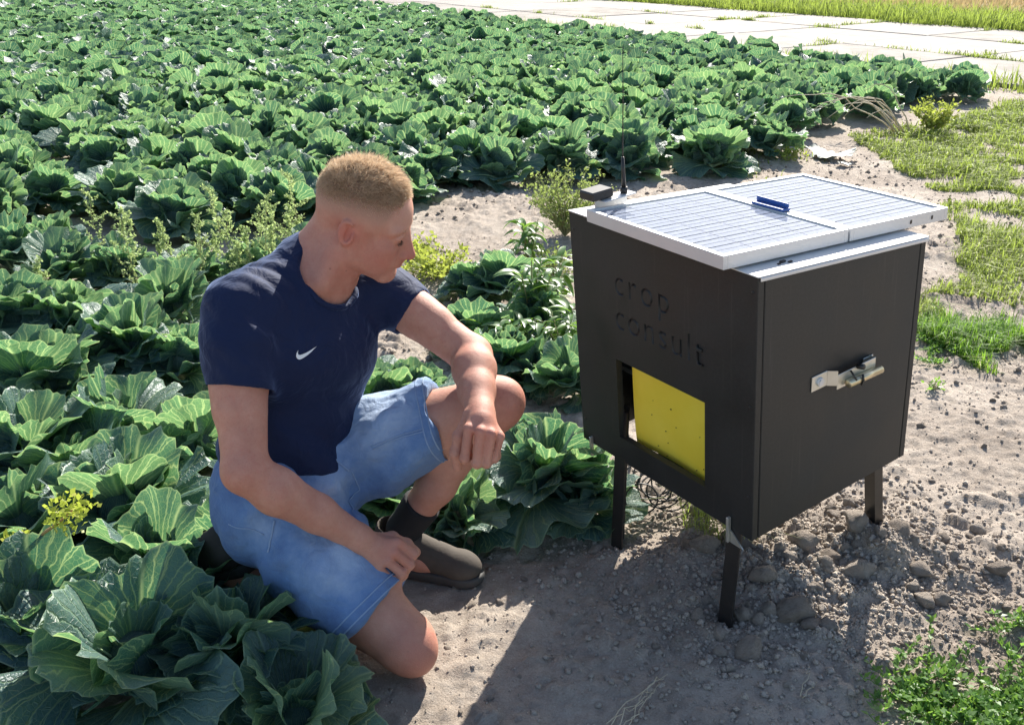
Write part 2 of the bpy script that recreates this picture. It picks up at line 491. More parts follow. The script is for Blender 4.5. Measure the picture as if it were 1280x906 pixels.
# ------------------------------------------------------------------ cabbages
def leaf_material():
    m, nt, b, out = newmat('cabbage_leaf')
    uv = coords(nt, 'UV')
    sep = nt.nodes.new('ShaderNodeSeparateXYZ'); nt.links.new(uv, sep.inputs[0])
    v, u = sep.outputs[0], sep.outputs[1]                      # v across (-1..1), u along (0..1)
    oi = nt.nodes.new('ShaderNodeObjectInfo')
    ob = coords(nt, 'Object')
    wob = math_(nt, 'MULTIPLY', math_(nt, 'SUBTRACT', noise_(nt, ob, 9, 3), .5), .10)
    def lines(num, width, curve):
        # veins fan out from the stalk and bend towards the rim
        t = math_(nt, 'ADD', v, wob)
        t = math_(nt, 'MULTIPLY', t, math_(nt, 'ADD', 1.0, math_(nt, 'MULTIPLY', u, curve)))
        t = math_(nt, 'MULTIPLY', t, num)
        d = math_(nt, 'ABSOLUTE', math_(nt, 'SUBTRACT', math_(nt, 'FRACT', math_(nt, 'ADD', t, .5)), .5))
        d = math_(nt, 'DIVIDE', math_(nt, 'MULTIPLY', d, u), num)      # to rough leaf units
        s = math_(nt, 'DIVIDE', d, width)
        return math_(nt, 'SUBTRACT', 1.0, s, True)
    mid = math_(nt, 'SUBTRACT', 1.0, math_(nt, 'DIVIDE', math_(nt, 'MULTIPLY', math_(nt, 'ABSOLUTE', math_(nt, 'ADD', v, math_(nt, 'MULTIPLY', wob, .5))), math_(nt, 'ADD', u, .12)), .030), True)
    v1 = lines(5.5, .0085, .0)
    v2 = math_(nt, 'MULTIPLY', lines(13.0, .0060, -.25), math_(nt, 'MULTIPLY', math_(nt, 'SUBTRACT', u, .38), 5.0, True))
    vor = nt.nodes.new('ShaderNodeTexVoronoi'); vor.feature = 'DISTANCE_TO_EDGE'; vor.inputs['Scale'].default_value = 21
    nt.links.new(ob, vor.inputs['Vector'])
    v3 = math_(nt, 'MULTIPLY', math_(nt, 'SUBTRACT', 1.0, math_(nt, 'MULTIPLY', vor.outputs['Distance'], 20.0), True), .42)
    rim = math_(nt, 'MULTIPLY', math_(nt, 'SUBTRACT', u, .975), 40.0, True)
    vein = math_(nt, 'MAXIMUM', math_(nt, 'MAXIMUM', mid, v1), math_(nt, 'MAXIMUM', v2, math_(nt, 'MAXIMUM', v3, math_(nt, 'MULTIPLY', rim, .8))))
    f = math_(nt, 'ADD', math_(nt, 'MULTIPLY', noise_(nt, ob, 7, 4), .55), math_(nt, 'MULTIPLY', oi.outputs['Random'], .45))
    blade = ramp_(nt, f, [(.25, (.048, .112, .114)), (.5, (.086, .166, .150)), (.75, (.135, .218, .176))])
    col = mix_(nt, math_(nt, 'MULTIPLY', vein, .55), blade, (.30, .43, .26))
    nt.links.new(col, b.inputs['Base Color'])
    b.inputs['Roughness'].default_value = .42
    b.inputs['Specular IOR Level'].default_value = .55
    tr = nt.nodes.new('ShaderNodeBsdfTranslucent')
    tcol = ramp_(nt, f, [(.25, (.080, .225, .100)), (.75, (.20, .38, .130))])
    nt.links.new(mix_(nt, math_(nt, 'MULTIPLY', vein, .80), tcol, (.62, .80, .32)), tr.inputs['Color'])
    hgt = math_(nt, 'ADD', vein, math_(nt, 'MULTIPLY', noise_(nt, ob, 30, 3), .8))
    bn = bump_(nt, hgt, .55, .006)
    nt.links.new(bn, b.inputs['Normal'])
    mx = nt.nodes.new('ShaderNodeMixShader'); mx.inputs[0].default_value = .42
    nt.links.new(b.outputs[0], mx.inputs[1]); nt.links.new(tr.outputs[0], mx.inputs[2])
    nt.links.new(mx.outputs[0], out.inputs[0])
    return m
m_leaf = leaf_material()
m_rib = simple('leaf_rib', (.30, .40, .22), (.40, .5, .30), 20, .45)

def leaf_geo(seed, a0, a1, cup, ruff, nu=18, nv=45, fan=1.55, curl=0.0, rib=True):
    """one leaf, length 1, growing along +Y from the origin, upper side +Z."""
    r = np.random.default_rng(seed)
    u = np.linspace(0, 1, nu) ** .85; v = np.linspace(-1, 1, nv)
    U, Vv = np.meshgrid(u, v, indexing='ij')
    pet = .17                                                # bare stalk
    lob = 1 - .10 * np.abs(Vv) ** 2 + .05 * np.sin(3 * Vv + r.uniform(0, 6)) + .05 * np.sin(8 * Vv + r.uniform(0, 6)) + .03 * np.sin(19 * Vv + r.uniform(0, 6)) + r.normal(0, .026, Vv.shape[1])[None, :]
    notch = sum(r.uniform(.05, .16) * np.exp(-((Vv - r.uniform(-.9, .9)) / r.uniform(.025, .06)) ** 2) for _ in range(3))
    Rr = (1 - pet) * (lob - notch) * U
    th = Vv * fan * (.55 + .45 * U)
    x = Rr * np.sin(th) * .88; y = pet * np.minimum(1, U * 6) + Rr * np.cos(th)
    p = r.uniform(0, 6.28, 6)
    z = cup * x * x * 1.5
    z += ruff * U ** 2.2 * (np.abs(Vv) ** .8 * .8 + .25) * (np.sin(6 * Vv + p[0]) * .55 + np.sin(11 * Vv + p[1]) * .45) + ruff * .42 * U ** 5 * (np.sin(20 * Vv + p[2]) * .55 + np.sin(29 * Vv + p[5]) * .35)
    z += .018 * np.sin(9 * x + p[3]) * np.sin(8 * y + p[4]) * U
    z -= .03 * np.exp(-(x / .06) ** 2)                        # channel along the midrib
    z += curl * sstep(.75, 1, U) * np.abs(Vv)
    # bend along the length
    L = np.linspace(0, 1.25, 60); ang = a0 + (a1 - a0) * np.clip(L, 0, 1.1) ** 1.2
    cy = np.concatenate([[0], np.cumsum(np.cos(ang))[:-1]]) * (L[1]); cz = np.concatenate([[0], np.cumsum(np.sin(ang))[:-1]]) * (L[1])
    yc = np.clip(y, 0, 1.25)
    A = np.interp(yc, L, ang)
    Y = np.interp(yc, L, cy) + np.minimum(y, 0) * np.cos(a0) - z * np.sin(A); Z = np.interp(yc, L, cz) + np.minimum(y, 0) * np.sin(a0) + z * np.cos(A)
    V3 = np.stack([x, Y, Z], -1).reshape(-1, 3)
    uv = np.stack([Vv, U], -1).reshape(-1, 2)
    idx = np.arange(nu * nv).reshape(nu, nv)
    F = np.stack([idx[:-1, :-1], idx[:-1, 1:], idx[1:, 1:], idx[1:, :-1]], -1).reshape(-1, 4)[:, ::-1]
    mi = np.zeros(len(F), int)
    if rib:                                                   # thick pale stalk and midrib under the leaf
        t = np.linspace(0, .62, 8)
        py = np.interp(t, L, cy); pz = np.interp(t, L, cz) - .026
        mb = MB(); mb.tube(np.stack([0 * t, py, pz], 1), np.interp(t, [0, .2, .62], [.030, .022, .004]), 6, cap=False)
        RV = np.concatenate(mb.V); RF = np.concatenate(mb.F4)
        F = np.concatenate([F, RF + len(V3)]); mi = np.concatenate([mi, np.ones(len(RF), int)])
        V3 = np.concatenate([V3, RV]); uv = np.concatenate([uv, np.tile([[0, .1]], (len(RV), 1))])
    return V3, F, uv, mi
R_ = math.radians
SPEC = {'outer': (R_(46), R_(0), .14, .125), 'low': (R_(28), R_(-32), .0, .11), 'mid': (R_(68), R_(46), .32, .125), 'inner': (R_(80), R_(74), .60, .11), 'heart': (R_(80), R_(112), 1.2, .06)}
HI, LO = {}, {}
for i, (k, (a0, a1, cup, ruff)) in enumerate(SPEC.items()):
    HI[k] = []; LO[k] = []
    for j in range(5 if k in ('outer', 'mid', 'inner') else 3):
        sd = 1000 + i * 50 + j
        rr = np.random.default_rng(sd)
        b0, b1, cc, rf = a0 + rr.normal(0, .10), a1 + rr.normal(0, .16), cup * rr.uniform(.6, 1.4), ruff * rr.uniform(.75, 1.3)
        V3, F, uv, mi = leaf_geo(sd, b0, b1, cc, rf)
        HI[k].append(mesh('leaf', V3, F, [m_leaf, m_rib], uv, True, mi))
        LO[k].append(leaf_geo(sd, b0, b1, cc, rf * 1.15, 5, 10, rib=False)[:3])
# close-fitting ball at the centre
def heart_mesh():
    n, mth = 14, 20
    ph = np.linspace(-math.pi / 2, math.pi / 2, n); th = np.linspace(0, 2 * math.pi, mth, endpoint=False)
    PH, TH = np.meshgrid(ph, th, indexing='ij')
    r = .5 * (1 + .05 * np.sin(5 * TH + 3 * PH) + .03 * np.sin(11 * TH))
    V = np.stack([r * np.cos(PH) * np.cos(TH), r * np.cos(PH) * np.sin(TH), .5 + .46 * np.sin(PH)], -1).reshape(-1, 3)
    idx = np.arange(n * mth).reshape(n, mth)
    F = np.stack([idx[:-1], np.roll(idx[:-1], -1, 1), np.roll(idx[1:], -1, 1), idx[1:]], -1).reshape(-1, 4)
    uv = np.stack([np.sin(TH * 2), (PH + 1.57) / 3.14 * .9], -1).reshape(-1, 2)
    return mesh('heart', V, F, m_leaf, uv)
HEART = heart_mesh()

def leaf_plan(r, full=True, plan=None):
    """(class, variant, azimuth, tilt, roll, size)"""
    out = []
    ga = 2.399963; a = r.uniform(0, 6.28)
    plan = plan or [('low', 3, .95), ('outer', 6, 1.0), ('mid', 6, .92), ('inner', 5, .74), ('heart', 3, .46)] if full else plan or [('outer', 5, 1.0), ('mid', 6, .95), ('inner', 4, .76)]
    for k, n, s in plan:
        for j in range(n):
            a += ga + r.normal(0, .40)
            out.append((k, int(r.integers(0, len(HI[k]))), a, r.normal(0, .20), r.normal(0, .24), s * r.uniform(.74, 1.16)))
    return out

FIELD_GROUP = 'cabbage plants of the field'
NEAR_PLAN = [('low', 3, 1.0), ('outer', 6, 1.0), ('mid', 5, .90), ('inner', 3, .68), ('heart', 3, .46)]
def cabbage(x, y, R, r, label, group=FIELD_GROUP, full=True, lift=0.0, plan=None):
    root = empty('cabbage_plant', (x, y, gz(x, y)))
    tag(root, label, 'cabbage', group)
    for k, j, az, tilt, roll, s in leaf_plan(r, full, plan):
        o = link('leaf', HI[k][j], root)
        o.location = (0, 0, R * {'low': .08, 'outer': .12, 'mid': .18, 'inner': .22, 'heart': .24}[k] + lift)
        o.rotation_euler = Matrix.Rotation(az, 3, 'Z').to_4x4().to_3x3().__matmul__(Matrix.Rotation(tilt, 3, 'X')).__matmul__(Matrix.Rotation(roll, 3, 'Y')).to_euler()
        q = R * s; o.scale = (q, q, q)
    if full:
        h = link('heart', HEART, root); q = R * .50; h.scale = (q, q, q); h.location = (0, 0, R * .14 + lift)
    return root

# plants near enough to be told apart: photograph px of the rosette's centre, its height there, leaf length, what singles it out
NEAR = [
    (165, 822, .10, .27, 'big spreading cabbage in shade at the bottom, left of the man\'s knee'),
    (285, 805, .10, .225, 'dark open cabbage in the man\'s shade, right under his shorts'),
    (372, 892, .06, .19, 'low shaded cabbage with drooping leaves right beside the man\'s knee on the soil'),
    (28, 752, .16, .26, 'sunlit cabbage below the yellowing weed, cut by the left picture edge'),
    (190, 668, .17, .24, 'cabbage between the yellowing weed and the seat of the man\'s shorts'),
    (292, 668, .14, .24, 'shadowed blue-green cabbage touching the seat of the man\'s shorts'),
    (150, 585, .20, .30, 'large bright fan-leaved cabbage just above the yellowing weed'),
    (20, 640, .12, .26, 'dark shaded cabbage left of the yellowing weed'),
    (232, 520, .16, .24, 'cabbage half hidden behind the man\'s back at elbow height'),
    (140, 490, .18, .25, 'cabbage midway between the hem of the man\'s right sleeve and the left picture edge'),
    (20, 540, .14, .26, 'cabbage at the left picture edge, two plants above the yellowing weed'),
    (160, 405, .18, .28, 'broad cabbage with glossy rounded leaves left of the man\'s sleeve'),
    (38, 450, .18, .28, 'cabbage at the left picture edge level with the emblem on the man\'s shirt'),
    (225, 430, .14, .22, 'small cabbage close against the man\'s blue sleeve'),
    (85, 365, .18, .25, 'cabbage under the first tall weed stalk on the left'),
    (210, 352, .18, .24, 'cabbage left of the man\'s shoulder, just below the row of weed stalks'),
    (10, 365, .18, .26, 'yellow-green cabbage at the left edge level with the weeds'),
    (72, 318, .16, .24, 'cabbage near the left picture edge, below the small weed sprig'),
    (8, 300, .16, .26, 'dark cabbage in the furrow at the left picture edge'),
    (150, 318, .14, .21, 'cabbage at the foot of the tallest weed spire, before the dark furrow'),
    (238, 322, .13, .20, 'cabbage among the weed stalks in the middle of the furrow'),
    (318, 322, .13, .20, 'cabbage buried in the dense weed clump behind the man\'s shoulder'),
    (398, 312, .12, .20, 'cabbage just behind the man\'s nape among weeds'),
    (60, 288, .14, .21, 'cabbage in the dark furrow left of the tallest weed spire'),
    (512, 462, .17, .24, 'yellow-green cabbage under the man\'s outstretched left arm'),
    (455, 480, .15, .22, 'cabbage between the man\'s chest and his raised thigh'),
    (480, 600, .12, .22, 'cabbage glowing behind the man\'s raised shin'),
    (684, 566, .15, .262, 'large sunlit cabbage between the man\'s raised knee and the left box leg'),
    (570, 640, .07, .18, 'low dark cabbage behind the man\'s shoe'),
    (632, 425, .14, .21, 'lower cabbage in the leafy clump between man and box'),
    (575, 415, .10, .15, 'small cabbage on the near left side of the leafy clump'),
    (600, 395, .14, .19, 'cabbage on the left flank of the leafy clump behind the man\'s forearm'),
    (672, 375, .15, .19, 'cabbage in the core of the leafy clump among narrow-leaved weeds'),
    (668, 455, .08, .15, 'low shaded cabbage at the front foot of the leafy clump'),
    (735, 625, .05, .16, 'low cabbage leaves spreading at the foot of the left box leg'),
    (90, 545, .15, .22, 'cabbage behind the bright fan-leaved one, one row further up'),
    (105, 425, .16, .22, 'cabbage squeezed between the broad glossy one and the left picture edge'),
    (622, 335, .15, .21, 'upper cabbage in the leafy clump between man and box'),
    (590, 340, .12, .16, 'pale ribbed cabbage on the upper left of the leafy clump'),
    (712, 452, .12, .18, 'cabbage half hidden by the left side of the black box'),
]
rn = np.random.default_rng(42)
near_xy = []
for px, py, z, R, lab in NEAR:
    R *= .92; p = at(px, py, z); near_xy.append((p[0], p[1], R))
    cabbage(p[0], p[1], R, rn, lab, 'cabbages close around the kneeling man', plan=[('low', 3, 1.05), ('outer', 5, 1.08), ('mid', 3, .95), ('inner', 2, .62)] if py in (822, 790) else NEAR_PLAN)

# the field behind: rows, the nearest plants one by one, the rest as one mass
front = [(-3.6, 4.0), (-2.3, 4.2), (-1.4, 4.35), (-.75, 4.6), (-.3, 5.3), (.3, 5.5), (.72, 5.5), (1.07, 5.6), (1.45, 6.0), (2.0, 6.95), (2.42, 7.3), (3.1, 7.95), (3.8, 8.5), (4.4, 9.05)]
fx = np.array([a for a, _ in front]); fy = np.array([b_ for _, b_ in front])
cand = []
rowd = np.array([math.cos(R_(-52)), math.sin(R_(-52))]); rown = np.array([-rowd[1], rowd[0]])
rf = np.random.default_rng(77)
for i in range(-110, 175):
    for j in range(-140, 140):
        p = rown * (i * .37 + .1) + rowd * (j * .33 + (i % 2) * .16)
        p = p + rf.normal(0, .055, 2)
        x, y = p
        n = p @ RN
        if y < 1.5 or y > 24 + (4 if x < -9.8 else 0) - (.8 if x > -5 else 0) or n > R0 - .55: continue
        if abs(x) > .56 * y + .6 or x > 4.9: continue
        if y < np.interp(x, fx, fy, left=4.2): continue
        if any((x - a) ** 2 + (y - b_) ** 2 < (.36) ** 2 for a, b_, _ in near_xy): continue
        cand.append((math.hypot(x, y - 0), x, y))
# left block in front of the furrow, outside the hand-placed ones
for x, y in ((-1.95, 3.2), (-1.75, 2.7), (-2.3, 3.7), (-2.55, 4.0)):
    if not any((x - a) ** 2 + (y - b_) ** 2 < .3 ** 2 for a, b_, _ in near_xy): cand.append((math.hypot(x, y), x, y))
cand.sort()
N_IND = 300 - len(NEAR)
lab1 = 'blue-green cabbage within the close-packed field, behind its front row'
ORD = ['last', 'second', 'third', 'fourth', 'fifth', 'sixth', 'seventh', 'eighth', 'ninth', 'tenth', 'eleventh', 'twelfth', 'thirteenth', 'fourteenth']
frow = sorted([(x, y) for d, x, y in cand[:N_IND] if x > -.45 and y - np.interp(x, fx, fy) < .36], key=lambda q: -q[0])
frow = {q: i for i, q in enumerate(frow[:14])}
for d, x, y in cand[:N_IND]:
    R = rf.uniform(.225, .295)
    lb, gr = lab1, FIELD_GROUP
    if (x, y) in frow:
        i = frow[(x, y)]; gr = 'front row of the field along the bare soil'
        lb = 'cabbage at the far right end of the front row along the bare soil' if i == 0 else ORD[i] + ' cabbage from the right end of the front row along the bare soil'
    cabbage(x, y, R, rf, lb, gr, full=(d < 7.0))
accV, accF, accU = [], [], []; base = 0
for d, x, y in cand[N_IND:]:
    R = rf.uniform(.22, .29)
    for k, j, az, tilt, roll, s in leaf_plan(rf, False):
        V, F, uv = LO[k][j]
        M = np.array(Matrix.Rotation(az, 3, 'Z') @ Matrix.Rotation(tilt, 3, 'X') @ Matrix.Rotation(roll, 3, 'Y'))
        accV.append((V * R * s) @ M.T + [x, y, R * .16]); accF.append(F + base); accU.append(uv); base += len(V)
far = link('cabbage_field', mesh('cabbage_field', np.concatenate(accV), np.concatenate(accF), m_leaf, np.concatenate(accU)))
tag(far, 'far mass of cabbage plants reaching back to the concrete road', 'cabbages', kind='stuff')
print('cabbages', len(cand), N_IND, 'far tris', 2 * sum(len(f) for f in accF))
# ------------------------------------------------------------------ grass
m_grass = leafy('grass', (.14, .185, .045), (.31, .33, .09), (.40, .52, .09), .40, .6, 3.0, .3)
m_grass_green = leafy('green_grass', (.09, .19, .03), (.17, .29, .05), (.28, .50, .05), .40, .55, 3.0, .3)
m_dry = leafy('dry_grass', (.40, .30, .15), (.60, .47, .26), (.6, .48, .25), .25, .7, 3.0, .2)
m_mat = leafy('mat_weed', (.06, .15, .03), (.13, .25, .05), (.30, .52, .08), .40, .45, 12.0, .5)

def in_poly(P, x, y):
    c = np.zeros(len(x), bool); n = len(P)
    for i in range(n):
        x0, y0 = P[i]; x1, y1 = P[(i + 1) % n]
        k = ((y0 > y) != (y1 > y)) & (x < (x1 - x0) * (y - y0) / (y1 - y0 + 1e-12) + x0)
        c ^= k
    return c

def blades(pts, h, wd, lean, r):
    """curved grass blades: two segments and a tip."""
    n = len(pts)
    a = r.uniform(0, 6.283, n); l = r.uniform(.15, 1, n) * lean
    d = np.stack([np.cos(a), np.sin(a), 0 * a], 1); s = np.stack([-np.sin(a), np.cos(a), 0 * a], 1)
    h = h[:, None]; w = wd[:, None]; l = l[:, None]; up = np.array([0, 0, 1.0])
    p1 = pts + up * h * .55 + d * h * l * .25
    p2 = pts + up * h * (1 - .35 * l) + d * h * l * .95
    V = np.stack([pts - s * w, pts + s * w, p1 - s * w * .8, p1 + s * w * .8, p2], 1).reshape(-1, 3)
    b = (np.arange(n) * 5)[:, None]
    return V, b + np.array([[0, 1, 3, 2]]), b + np.array([[2, 3, 4]])

def grass_object(name, pts, hs, ws, lean, r, mat, label):
    V, F4, F3 = blades(pts, hs, ws, lean, r)
    o = link(name, mesh(name, V, [F4, F3], mat, smooth=True)); tag(o, label, 'grass', kind='stuff'); return o

def patch_points(polys, n, r, clump=.5, fr=7.0, thr=.45):
    out = []
    W = [np.array([at(px, py, 0)[:2] for px, py in P]) for P in polys]
    areas = []
    for P in W: areas.append(.5 * abs(np.sum(P[:, 0] * np.roll(P[:, 1], -1) - P[:, 1] * np.roll(P[:, 0], -1))))
    for P, A in zip(W, areas):
        m = int(n * A / sum(areas)); lo = P.min(0) - .15; hi = P.max(0) + .15
        x = r.uniform(lo[0], hi[0], m * 5); y = r.uniform(lo[1], hi[1], m * 5)
        wx = x + (fbm(x * 3, y * 3, 3, 5) - .5) * .5; wy = y + (fbm(x * 3, y * 3, 3, 6) - .5) * .5
        k = in_poly(P, wx, wy) & (fbm(x * fr, y * fr, 3, 8) > thr + r.uniform(-.12, .12, len(x)))
        x, y = x[k][:m], y[k][:m]
        out.append(np.stack([x, y, gh(x, y) - .004], 1))
    return np.concatenate(out)
rg = np.random.default_rng(31)
side = [[(1066, 172), (1100, 205), (1150, 232), (1220, 236), (1285, 240), (1320, 180), (1290, 128), (1210, 142), (1130, 160)],
        [(1150, 268), (1165, 300), (1180, 335), (1190, 365), (1240, 372), (1300, 352), (1320, 250), (1240, 248)],
        [(1140, 385), (1160, 425), (1215, 450), (1300, 488), (1320, 430), (1210, 412), (1180, 372)]]
p = patch_points(side, 42000, rg, fr=4.0, thr=.43)
dist = np.hypot(p[:, 0], p[:, 1])
grass_object('grass', p, (rg.gamma(4, .0088, len(p)) * (.45 + 1.5 * fbm(p[:, 0] * 3.2, p[:, 1] * 3.2, 3, 77))).clip(.008, .14), (.0009 + .00034 * dist) * rg.uniform(.6, 1.4, len(p)), 1.5, rg, m_grass, 'short yellow-green grass on the bare soil right of the black box')
p = patch_points([side[2], [(1165, 400), (1200, 450), (1290, 480), (1290, 415)]], 9000, rg, fr=5.0, thr=.46)
grass_object('grass', p, (rg.gamma(4, .013, len(p)) * (.4 + 1.4 * fbm(p[:, 0] * 5, p[:, 1] * 5, 3, 78))).clip(.01, .12), rg.uniform(.0010, .0026, len(p)), 1.3, rg, m_grass_green, 'bright green grass tuft at the right picture edge, level with the latch')
p = patch_points([[(800, 625), (790, 680), (840, 700), (890, 690), (905, 650), (850, 615)]], 700, rg, thr=.3)
grass_object('grass', p, rg.gamma(5, .016, len(p)).clip(.02, .13), np.full(len(p), .0011), 1.6, rg, m_grass, 'thin grass tuft under the black box between its legs')
p = patch_points([[(975, 185), (985, 200), (1010, 205), (1005, 185)], [(880, 190), (960, 235), (1000, 240), (960, 190)], [(1190, 140), (1280, 118), (1280, 140), (1200, 155)], [(1150, 480), (1160, 500), (1175, 495)], [(930, 20), (1060, 45), (1000, 20)]], 1500, rg, thr=.5)
grass_object('grass', p, rg.gamma(4, .01, len(p)).clip(.01, .1), np.full(len(p), .003), 1.2, rg, m_grass, 'sparse grass sprigs on the soil behind the black box')
def strip_points(n0, n1, t0, t1, m, r):
    t = r.uniform(t0, t1, m); n = r.uniform(n0, n1, m) + (fbm(t * .7, t * 0, 3, 4) - .5) * .9
    x = RT[0] * t + RN[0] * n; y = RT[1] * t + RN[1] * n
    k = fbm(x * 1.3, y * 1.3, 3, 9) > .36; x, y = x[k], y[k]
    return np.stack([x, y, gh(x, y)], 1)
p = strip_points(R1 - .05, R1 + 2.3, -26, -1, 60000, rg)
grass_object('grass', p, rg.gamma(5, .042, len(p)).clip(.05, .45), rg.uniform(.005, .010, len(p)), .9, rg, m_grass, 'yellow-green grass verge along the far side of the concrete road')
p = strip_points(R1 + 1.9, R1 + 14, -30, -3, 60000, rg)
grass_object('dry_grass', p, rg.gamma(5, .045, len(p)).clip(.05, .5), rg.uniform(.006, .012, len(p)), .8, rg, m_dry, 'dry tan field beyond the road and the grass verge')
p = strip_points(R0 - .35, R0 + .1, -30, 1, 9000, rg)
grass_object('grass', p, rg.gamma(5, .03, len(p)).clip(.03, .25), rg.uniform(.004, .008, len(p)), .9, rg, m_grass, 'grass strip between the cabbages and the near edge of the road')
# tufts growing in the joints of the slabs
jt = []
for k in range(46):
    lane = rg.integers(0, 3)
    if rg.random() < .5: t, n = -6.81 + rg.integers(-8, 2) * 1.91, R0 + rg.uniform(0, R1 - R0)
    else: t, n = rg.uniform(-18, -3), R0 + rg.integers(1, 3) * lane_w
    m_ = rg.integers(30, 160); sp = rg.uniform(.03, .22)
    al = rg.normal(0, sp, m_); ac = rg.normal(0, .025, m_)
    if n in (R0 + lane_w, R0 + 2 * lane_w): tt, nn = t + al, n + ac
    else: tt, nn = t + ac, n + al
    jt.append(np.stack([RT[0] * tt + RN[0] * nn, RT[1] * tt + RN[1] * nn, 0 * tt + .03], 1))
jt = np.concatenate(jt)
grass_object('grass', jt, rg.gamma(4, .014, len(jt)).clip(.02, .12), np.full(len(jt), .005), 1.4, rg, m_grass, 'small grass tufts in the joints of the concrete road')
xx = rg.uniform(-9.4, -5.6, 9000); yy = 24.6 + rg.uniform(-.6, 1.6, 9000)
p = np.stack([xx, yy, gh(xx, yy)], 1)
m_yel = leafy('yellow_weed', (.35, .33, .04), (.6, .5, .05), (.6, .55, .06), .4, .6, 2.0)
grass_object('weeds', p, rg.gamma(5, .07, len(p)).clip(.1, .6), rg.uniform(.01, .02, len(p)), .9, rg, m_yel, 'strip of yellow-flowering weeds at the far left end of the field')

# creeping ground cover, bottom right
def leaflets(P, D, N, L, Wd):
    """diamond leaves: base P, direction D, normal N."""
    S = np.cross(D, N); n = len(P); L = L[:, None]; Wd = Wd[:, None]
    V = np.stack([P, P + D * L * .45 + S * Wd + N * L * .08, P + D * L, P + D * L * .45 - S * Wd + N * L * .08], 1).reshape(-1, 3)
    return V, (np.arange(n) * 4)[:, None] + np.array([[0, 1, 2, 3]])
def creeping(poly, nstem, r, name, label):
    W = np.array([at(px, py, 0)[:2] for px, py in poly])
    lo, hi = W.min(0), W.max(0)
    P_, D_, L_ = [], [], []
    mb = MB(); cnt = 0
    while cnt < nstem:
        x, y = r.uniform(lo, hi)
        if not in_poly(W, np.array([x]), np.array([y]))[0] or fbm(np.array([x * 6]), np.array([y * 6]), 2, 71)[0] < .42: continue
        cnt += 1
        a = r.uniform(0, 6.28); k = r.integers(6, 14); st = r.uniform(.009, .015)
        pts = []; rise = r.uniform(.1, .5)
        for i in range(k):
            pts.append((x, y, gz(x, y) + .006 + rise * i * st * .5)); a += r.normal(0, .25)
            x += math.cos(a) * st; y += math.sin(a) * st
        pts = np.array(pts); mb.tube(pts, .0009, 4, cap=False)
        for q in pts:
            for _ in range(3):
                b_ = r.uniform(0, 6.28); e = r.uniform(.15, 1.1)
                P_.append(q); D_.append((math.cos(b_) * math.cos(e), math.sin(b_) * math.cos(e), math.sin(e))); L_.append(r.uniform(.010, .021))
    P_, D_, L_ = np.array(P_), np.array(D_), np.array(L_)
    N = unit(np.cross(np.cross(D_, [0, 0, 1.0]) + 1e-3, D_)); N *= np.sign(N[:, 2:3] + 1e-9)
    V, F = leaflets(P_, D_, N, L_, L_ * .24)
    SV = np.concatenate(mb.V); SF = np.concatenate(mb.F4)
    o = link(name, mesh(name, np.concatenate([V, SV]), np.concatenate([F, SF + len(V)]), m_mat))
    tag(o, label, 'ground cover', kind='stuff'); return o
creeping([(1105, 790), (1140, 765), (1215, 770), (1300, 745), (1330, 920), (1150, 925), (1120, 850)], 115, rg, 'ground_cover', 'creeping small-leaved green weeds on the soil at bottom right')
creeping([(1150, 400), (1150, 420), (1175, 470), (1210, 440), (1190, 400)], 60, rg, 'ground_cover', 'leafy green weeds just right of the black box')

# ------------------------------------------------------------------ weeds that stand alone
m_goose = leafy('goosefoot', (.24, .33, .14), (.42, .50, .25), (.55, .68, .27), .38, .6, 14.0, .3)
m_stem = simple('weed_stem', (.22, .25, .10), (.32, .26, .14), 30, .7)
def stalk(seed, h, side=9, dens=1.5, leafsz=.0155, spread=.38):
    r = np.random.default_rng(seed)
    mb = MB(); P_, D_, L_ = [], [], []
    tops = np.cumsum(r.normal(0, .012, (9, 2)), 0)
    main = np.stack([tops[:, 0], tops[:, 1], np.linspace(0, h, 9)], 1); mb.tube(main, np.linspace(.0032, .0012, 9), 5, cap=False)
    def dress(a, b, n, sz):
        for _ in range(n):
            t = r.random(); q = a + (b - a) * t
            e = r.uniform(-.2, 1.2); c = r.uniform(0, 6.28)
            P_.append(q + r.normal(0, .004, 3)); D_.append((math.cos(c) * math.cos(e), math.sin(c) * math.cos(e), math.sin(e))); L_.append(sz * r.uniform(.5, 1.3))
    for k in range(side):
        t = (k + .6) / side * .95 + .03; q = np.array([np.interp(t * h, main[:, 2], main[:, 0]), np.interp(t * h, main[:, 2], main[:, 1]), t * h])
        c = k * 2.4 + r.normal(0, .3); ln = h * spread * (1 - t * .8) * r.uniform(.6, 1.2); e = r.uniform(.5, 1.05)
        tip = q + ln * np.array([math.cos(c) * math.cos(e), math.sin(c) * math.cos(e), math.sin(e)])
        mb.tube([q, (q + tip) / 2 + [0, 0, ln * .06], tip], [.0014, .001, .0006], 4, cap=False)
        dress(q, tip, int(26 * dens), leafsz)
    dress(main[4], main[8], int(46 * dens), leafsz * .8); dress(main[1], main[4], int(14 * dens), leafsz * 1.9)
    P_, D_, L_ = np.array(P_), np.array(D_), np.array(L_)
    N = unit(np.cross(r.normal(size=D_.shape), D_))
    V, F = leaflets(P_, D_, N, L_, L_ * .34)
    return mb.mesh('stem', m_stem, True), mesh('foliage', V, F, m_goose)
KINDS = [stalk(300 + i, hh, sd, dn) for i, (hh, sd, dn) in enumerate([(.42, 12, 1.6), (.34, 10, 1.5), (.50, 13, 1.5), (.30, 11, 1.8)])]
rw = np.random.default_rng(9)
